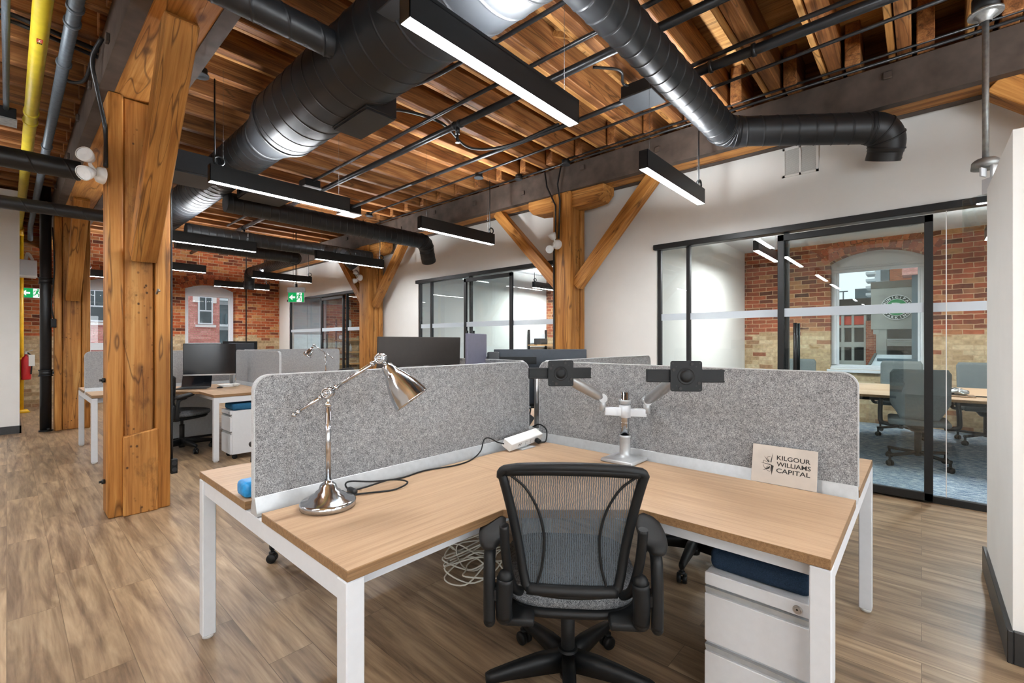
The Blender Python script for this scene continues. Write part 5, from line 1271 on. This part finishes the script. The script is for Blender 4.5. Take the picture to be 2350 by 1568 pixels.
# ------------------------------------------------------------------ meeting office furniture
def meeting_chair():
    t = thing('meeting_chair', (0, 0, 0), '', 'chair', 'grey upholstered meeting chairs')
    for k in range(4):
        a = math.radians(45+90*k); d = V((math.cos(a), math.sin(a), 0))
        b = MB(); b.bar(d*.03+V((0, 0, .13)), d*.34+V((0, 0, .115)), .035, .03, None, .006, seg=2); b.bar(d*.33+V((0, 0, .12)), d*.33+V((0, 0, .055)), .022, .022); lg = b.build('base_leg', 'plastic', t)
        b = MB(); caster(b, d*.33, (d.y, -d.x, 0), .03); b.build('caster', 'plastic', lg)
    b = MB(); b.cyl((0, 0, .1), (0, 0, .42), .03, n=16); b.cyl((0, 0, .36), (0, 0, .44), .06, .12, 16); b.build('column', 'plastic', t)
    b = MB(); b.box(-.25, .25, -.22, .27, .44, .50, None, .028, 4); b.build('seat_cushion', 'uphol', t)
    def bk(x, z): u = (z-.46)/.58; return V((x, -.23-.10*u+.25*x*x, z))
    rows = []
    for j in range(13):
        z = .52+.52*j/12; hw = .235 if j > 3 else .15+.085*j/4
        if j == 12: hw = .21
        rows.append((z, hw))
    b = MB(); fr = [[bk(-hw+2*hw*i/14, z) for i in range(15)] for z, hw in rows]; bkk = [[p_+V((0, -.035, 0)) for p_ in r_] for r_ in fr]
    b.grid(fr, None, True); b.grid(bkk, None, True)
    edge = lambda R_: R_[0]+[r_[-1] for r_ in R_[1:]]+R_[-1][::-1][1:]+[r_[0] for r_ in R_[::-1]][1:-1]
    b.grid([edge(fr), edge(bkk)], None, True, True); b.build('back_shell', 'uphol', t)
    for s_ in (-1, 1):
        b = MB(); b.tube(curve_pts([(s_*.2, -.12, .43), (s_*.30, -.1, .44), (s_*.315, -.06, .52), (s_*.31, -.02, .66), (s_*.30, .0, .69), (s_*.3, .16, .69)], 5), .022, 10); b.build('arm_loop', 'plastic', t)
    return t
mc = meeting_chair()
mc.location = (6.55, .03, 0); mc.rotation_euler = (0, 0, -PI/2+.05); mc['label'] = 'grey meeting chair nearest the glass, back toward the camera'
dup(mc, (8.42, .22, 0), PI/2, 'grey meeting chair across the table, its top showing over the nearest one')
dup(mc, (8.42, -.62, 0), PI/2+.1, 'grey meeting chair across the table at the right edge of the glass')
dup(mc, (8.4, 1.5, 0), PI/2, 'grey meeting chair across the table hidden by the felt screen')
t = thing('meeting_table', (7.3, .1, 0), 'pale oak meeting table behind the sliding glass door', 'table')
b = MB(); b.box(6.42, 8.15, -1.6, 1.9, .708, .737, 'edgewood', .003); b.face([(6.424, -1.596, .7376), (8.146, -1.596, .7376), (8.146, 1.896, .7376), (6.424, 1.896, .7376)], 'laminate_y'); b.build('table_top', None, t)
for x in (6.75, 7.85):
    for y in (-1.2, 1.5): MB().box(x-.035, x+.035, y-.035, y+.035, 0, .708, None, .004).build('leg', 'plastic', t)
MB().box(6.6, 8.0, -1.4, 1.7, .66, .705).build('under_frame', 'plastic', t)
t = thing('crumpled_bag', (6.85, -.28, .74), 'crumpled clear plastic bag on a flat tray on the meeting table', 'bag')
b = MB(); b.ball((6.86, -.27, .775), .1, 10, None, (.8, 1.1, .42))
rr = random.Random(8)
for v in b.bm.verts: v.co += V((rr.uniform(-.014, .014), rr.uniform(-.014, .014), rr.uniform(-.01, .012)))
b.build('bag', 'alufoil', t); MB().box(6.70, 6.98, -.42, -.1, .739, .75, None, .002).build('tray', 'edgewood', t)
tag(MB().tube(curve_pts([(6.72, -.36, .748), (6.78, -.42, .75), (6.86, -.5, .743), (6.88, -.62, .742)], 6), .006).build('cable', 'plastic'), 'black cable trailing over the meeting table', 'cable')

# far office shelving and middle office shelf
t = thing('wall_shelving', (6.9, 13.1, 0), 'plank shelves on dark brackets against the far office brick wall', 'shelves')
for z in (.62, .98, 1.34, 1.72): MB().box(6.66, 7.6, 12.98, 13.28, z, z+.035, None, .003).build('shelf', 'shelf', t)
for x in (6.72, 7.5): MB().box(x-.02, x+.02, 13.24, 13.28, 0, 2.0).build('upright', 'plastic', t)
b = MB(); b.bar((6.7, 13.2, .1), (7.1, 13.2, .62), .02, .03); b.bar((7.5, 13.2, .1), (7.1, 13.2, .62), .02, .03); b.build('cross_brace', 'plastic', t)
t = thing('white_jug', (7.02, 13.1, 1.755), 'white jug with dark handle on the top plank shelf', 'jug'); MB().lathe([(.001, 0), (.07, 0), (.075, .1), (.07, .2), (.04, .23), (.001, .23)], (7.05, 13.1, 1.755), n=18).build('body', 'whiteplastic', t); MB().tube(arc3((7.05, 13.1, 1.97), (1, 0, 0), (0, 0, 1), .06, 0, PI, 10), .008).build('handle', 'plastic', t)
t = thing('small_clock', (6.76, 13.05, 1.375), 'small round white clock on the second plank shelf', 'clock'); MB().lathe([(.001, 0), (.06, 0), (.07, .015), (.001, .03)], (6.76, 13.06, 1.45), (0, -1, 0), 20).build('face', 'signwhite', t); MB().torus((6.76, 13.05, 1.45), (0, -1, 0), .07, .01, 20, 6).build('rim', 'plastic', t)
t = thing('bottle', (7.2, 13.1, 1.375), 'clear bottle on the second plank shelf', 'bottle'); MB().lathe([(.001, 0), (.04, 0), (.042, .14), (.015, .2), (.015, .24), (.001, .24)], (7.1, 13.1, 1.015), n=14).build('body', 'alu', t)
t = thing('leaning_shelf', (8.9, 7.1, 0), 'black ladder shelf in the corner of the middle office', 'shelf')
for x in (8.62, 9.3): MB().bar((x, 7.2, 0), (x, 7.2, 1.62), .035, .05).build('upright', 'plastic', t)
for z in (.95, 1.22): MB().box(8.6, 9.33, 6.92, 7.22, z, z+.03).build('shelf', 'shelf', t)
t = thing('desk_printer', (9.0, 7.05, 1.25), 'dark box and pale picture on the ladder shelf in the middle office', 'box'); MB().box(8.75, 9.05, 6.95, 7.15, 1.2502, 1.40, None, .01).build('body', 'plastic2', t); MB().box(8.62, 9.3, 7.215, 7.225, 1.28, 1.52).build('picture', 'ext_white', t)
# ------------------------------------------------------------------ the street outside
def ext(o, lab, cat, grp=None): return tag(o, lab, cat, grp)
# rose brick house across the lane, seen through the back windows
t = thing('brick_house', (3.0, 20, -6), 'rose brick house across the lane seen through the arched windows', 'building')
MB().box(-4, 5.46, 20, 26, -6, 9).build('front_wall', 'ext_brick', t)
for x0, x1 in ((1.62, 2.19), (4.77, 5.2), (-1.2, -.6)):
    w = MB().box(x0-.02, x1+.02, 19.93, 20.0, 1.97, 3.02).build('sash_frame', 'vinylwhite', t)
    b = MB(); xm = (x0+x1)/2
    for za, zb in ((2.02, 2.45), (2.5, 2.97)):
        b.box(x0+.03, x1-.03, 19.92, 19.935, za, zb)
    b.build('pane', 'ext_pane', w)
    b = MB(); b.box(xm-.012, xm+.012, 19.905, 19.925, 2.5, 2.97); b.build('glazing_bar', 'vinylwhite', w)
    MB().box(x0-.1, x1+.12, 19.9, 20.0, 1.86, 1.95).build('stone_sill', 'stone', t)
    b = MB(); b.box(x0-.1, x1+.12, 19.92, 20.0, 3.02, 3.2); b.box(x0-.18, x0-.02, 19.92, 20, 2.78, 3.02); b.box(x1+.02, x1+.14, 19.92, 20, 2.78, 3.02); b.build('stone_lintel', 'stone', t)
MB().box(-4, 5.46, 19.85, 20, 1.05, 1.28).build('string_course', 'stone', t)
t = thing('balcony_block', (13, 45, -6), 'pale balcony block beyond the rose brick house', 'building')
MB().box(11.5, 22, 45, 52, -6, 12).build('wall', 'ext_white', t)
for k in range(6):
    z = -4+k*2.2
    MB().box(11.6, 17, 44.0, 45, z, z+.18).build('balcony_slab', 'ext_white', t)
    b = MB()
    for i in range(14): b.box(11.7+i*.38, 11.82+i*.38, 44.0, 44.06, z+.18, z+1.1)
    b.build('railing', 'ext_grey', t)
    for i in range(3): MB().box(11.9+i*1.7, 13.0+i*1.7, 44.94, 45.0, z+.25, z+1.9).build('window', 'ext_pane', t)
# parking garage across the street, seen through the near office window
GX = 24.
t = thing('parking_garage', (GX, 1.5, -6), 'grey concrete parking garage with round green sign seen through the office window', 'building')
MB().box(GX, GX+.4, .29, 1.56, 1.83, 3.72).build('sign_wall', 'concrete', t)
MB().box(GX-.02, GX+.42, .28, 1.57, 3.50, 3.78).build('stained_parapet', 'concrete_dark', t)
MB().box(GX+.05, GX+.6, 1.07, 1.40, -6, 1.83).box(GX+.02, GX+.5, 1.30, 1.49, 1.62, 1.83).build('pillar', 'concrete', t)
MB().box(GX+3.5, GX+3.9, -4, 4, -6, 3.4).build('dark_interior', 'ext_dark', t)
for z in (1.14, .02, -1.2): MB().box(GX+.1, GX+3.4, -2, 1.06, z, z+.26).build('deck_edge', 'concrete', t)
b = MB()
for z in (1.42, .76):
    b.bar((GX+.08, -2, z), (GX+.08, 1.06, z), .03, .03); b.bar((GX+.08, -2, z-.08), (GX+.08, 1.06, z-.08), .02, .02)
b.build('guard_rail', 'alu', t)
# grid facade
b = MB(); ys = [2.75, 2.43, 2.30, 1.86, 1.74]
for y0, y1 in ((1.74, 1.82), (2.16, 2.24), (2.50, 2.60), (3.0, 3.1), (3.5, 3.6)): b.box(GX+.3, GX+.6, y0, y1, -6, 2.5)
for z in (-2.6, -1.55, -.62, .28, 1.08, 1.92): b.box(GX+.28, GX+.6, 1.74, 6, z, z+.22 if z < 1.9 else z+.1)
b.build('grid_facade', 'concrete', t)
MB().box(GX+1.6, GX+1.9, 1.74, 6, -6, 2.4).build('grid_interior', 'ext_dark', t)
MB().box(GX+.4, GX+.44, 1.74, 6, 2.05, 2.42).build('red_tarp', 'tarp', t)
MB().box(GX+.25, GX+.6, 1.6, 6, 2.45, 2.85).build('parapet', 'concrete_dark', t)
MB().box(GX+.2, GX+.7, 1.40, 1.745, -6, 2.2).build('brick_strip', 'ext_brick2', t)
# round sign
SC = V((GX-.08, .745, 2.70)); sg = thing('parking_sign', SC-V((0, 0, .5)), 'round green MUNICIPAL PARKING sign on the concrete garage', 'sign')
MB().cyl(SC+V((.07, 0, 0)), SC, .50, n=56).build('white_rim', 'signwhite', sg)
MB().cyl(SC, SC-V((.012, 0, 0)), .475, n=56).build('dark_ring', 'darkgreen', sg)
MB().cyl(SC-V((.012, 0, 0)), SC-V((.018, 0, 0)), .345, n=48).build('inner_rim', 'signwhite', sg)
MB().cyl(SC-V((.018, 0, 0)), SC-V((.026, 0, 0)), .325, n=48).build('green_disc', 'greenpaint', sg)
UX, UZ = V((0, -1, 0)), V((0, 0, 1))
place_text(text_mesh('P', .52, 1.15, .004, .02), 'signwhite', sg, SC+V((-.03, 0, -.19)), UX, UZ, True)
def ringtext(txt, r_, span, top):
    n = len(txt)
    for i, ch_ in enumerate(txt):
        f = (i+.5)/n-.5; a = PI/2-span*f if top else -PI/2+span*f
        ra = UX*math.cos(a)+UZ*math.sin(a); up = ra if top else -ra; rt = UZ.cross(V((-1, 0, 0)))
        side = UX*math.sin(a)-UZ*math.cos(a); side = side if top else -side
        place_text(text_mesh(ch_, .12, 1.15, .002, .006), 'signwhite', sg, SC+V((-.016, 0, 0))+ra*(r_ if top else r_+.085), side, up, True)
ringtext('MUNICIPAL', .367, 2.75, True); ringtext('PARKING', .367, 2.2, False)
# low snowy roof in front
t = thing('snowy_roof', (16, .9, -2), 'white snow-covered sloping roof below the garage sign', 'roof')
MB().hexa([(15.5, -3, -1.4), (15.5, 1.85, -1.4), (23.5, 1.38, .70), (23.5, -3, .70), (15.5, -3, -1.2), (15.5, 1.85, -1.2), (23.5, 1.38, .80), (23.5, -3, .80)]).build('roof_slab', 'snow', t)
MB().bar((15.5, 1.85, -1.18), (23.5, 1.38, .82), .08, .08).build('verge_trim', 'concrete_dark', t)
MB().bar((22.6, -2.5, .62), (22.6, 1.28, .62), .15, .1).build('snow_guard', 'ext_grey', t)
# dark clad corner and brick tower behind
t = thing('clad_pilaster', (23.0, .1, -6), 'slate-grey clad corner at the right of the office window view', 'building')
MB().box(22.6, 23.4, -1.2, .275, -6, 5.8).build('cladding', 'ext_grey', t); MB().box(22.3, 23.5, -1.2, .54, 3.80, 4.12).build('brick_lintel', 'ext_brick', t); MB().box(22.25, 23.5, -1.2, .56, 4.12, 4.16).build('coping', 'stone', t)
t = thing('brick_tower', (40, 1, -6), 'red brick apartment tower rising behind the garage', 'building')
MB().box(40, 46, -3, 1.60, -6, 12).build('brick_wall', 'ext_brick2', t); MB().box(40.2, 46, 1.60, 2.12, -6, 12).build('window_bay', 'ext_white', t)
for k in range(6): MB().box(40.05, 40.2, 1.63, 2.08, 1.0+k*1.5, 1.9+k*1.5).build('window', 'ext_pane', t)
t = thing('balcony_tower', (60, 4, -6), 'distant white tower with stacked balconies', 'building')
MB().box(60, 66, 2.9, 3.6, -6, 16).build('core', 'ext_white', t)
for k in range(14): MB().box(59.4, 62, 3.5, 4.3, 3.2+k*.72, 3.45+k*.72).build('balcony', 'ext_white', t)
t = thing('low_block', (70, 8, -6), 'distant pale stepped block under the overcast sky', 'building')
MB().box(70, 78, 4.3, 12, -6, 6.2).build('lower_storey', 'ext_white', t); MB().box(71, 78, 4.4, 6.2, 6.2, 7.9).build('upper_storey', 'ext_grey', t)
for k in range(4): MB().box(69.9, 70, 4.5, 12, 2.6+k*.95, 2.95+k*.95).build('window_band', 'ext_grey', t)
t = thing('street_lamp', (30, 3.2, -6), 'thin double-headed street lamp before the distant block', 'street lamp')
MB().cyl((30, 3.12, -6), (30, 3.12, 4.0), .03, n=8).build('pole', 'ext_grey', t); MB().bar((30, 2.92, 4.0), (30, 3.32, 4.0), .06, .05).build('lamp_heads', 'ext_grey', t)
struct(MB().box(9.9, 120, -60, 90, -6.2, -6).box(-60, 9.9, 13.8, 90, -6.2, -6).build('ground', 'concrete'))
bpy.context.view_layer.update()
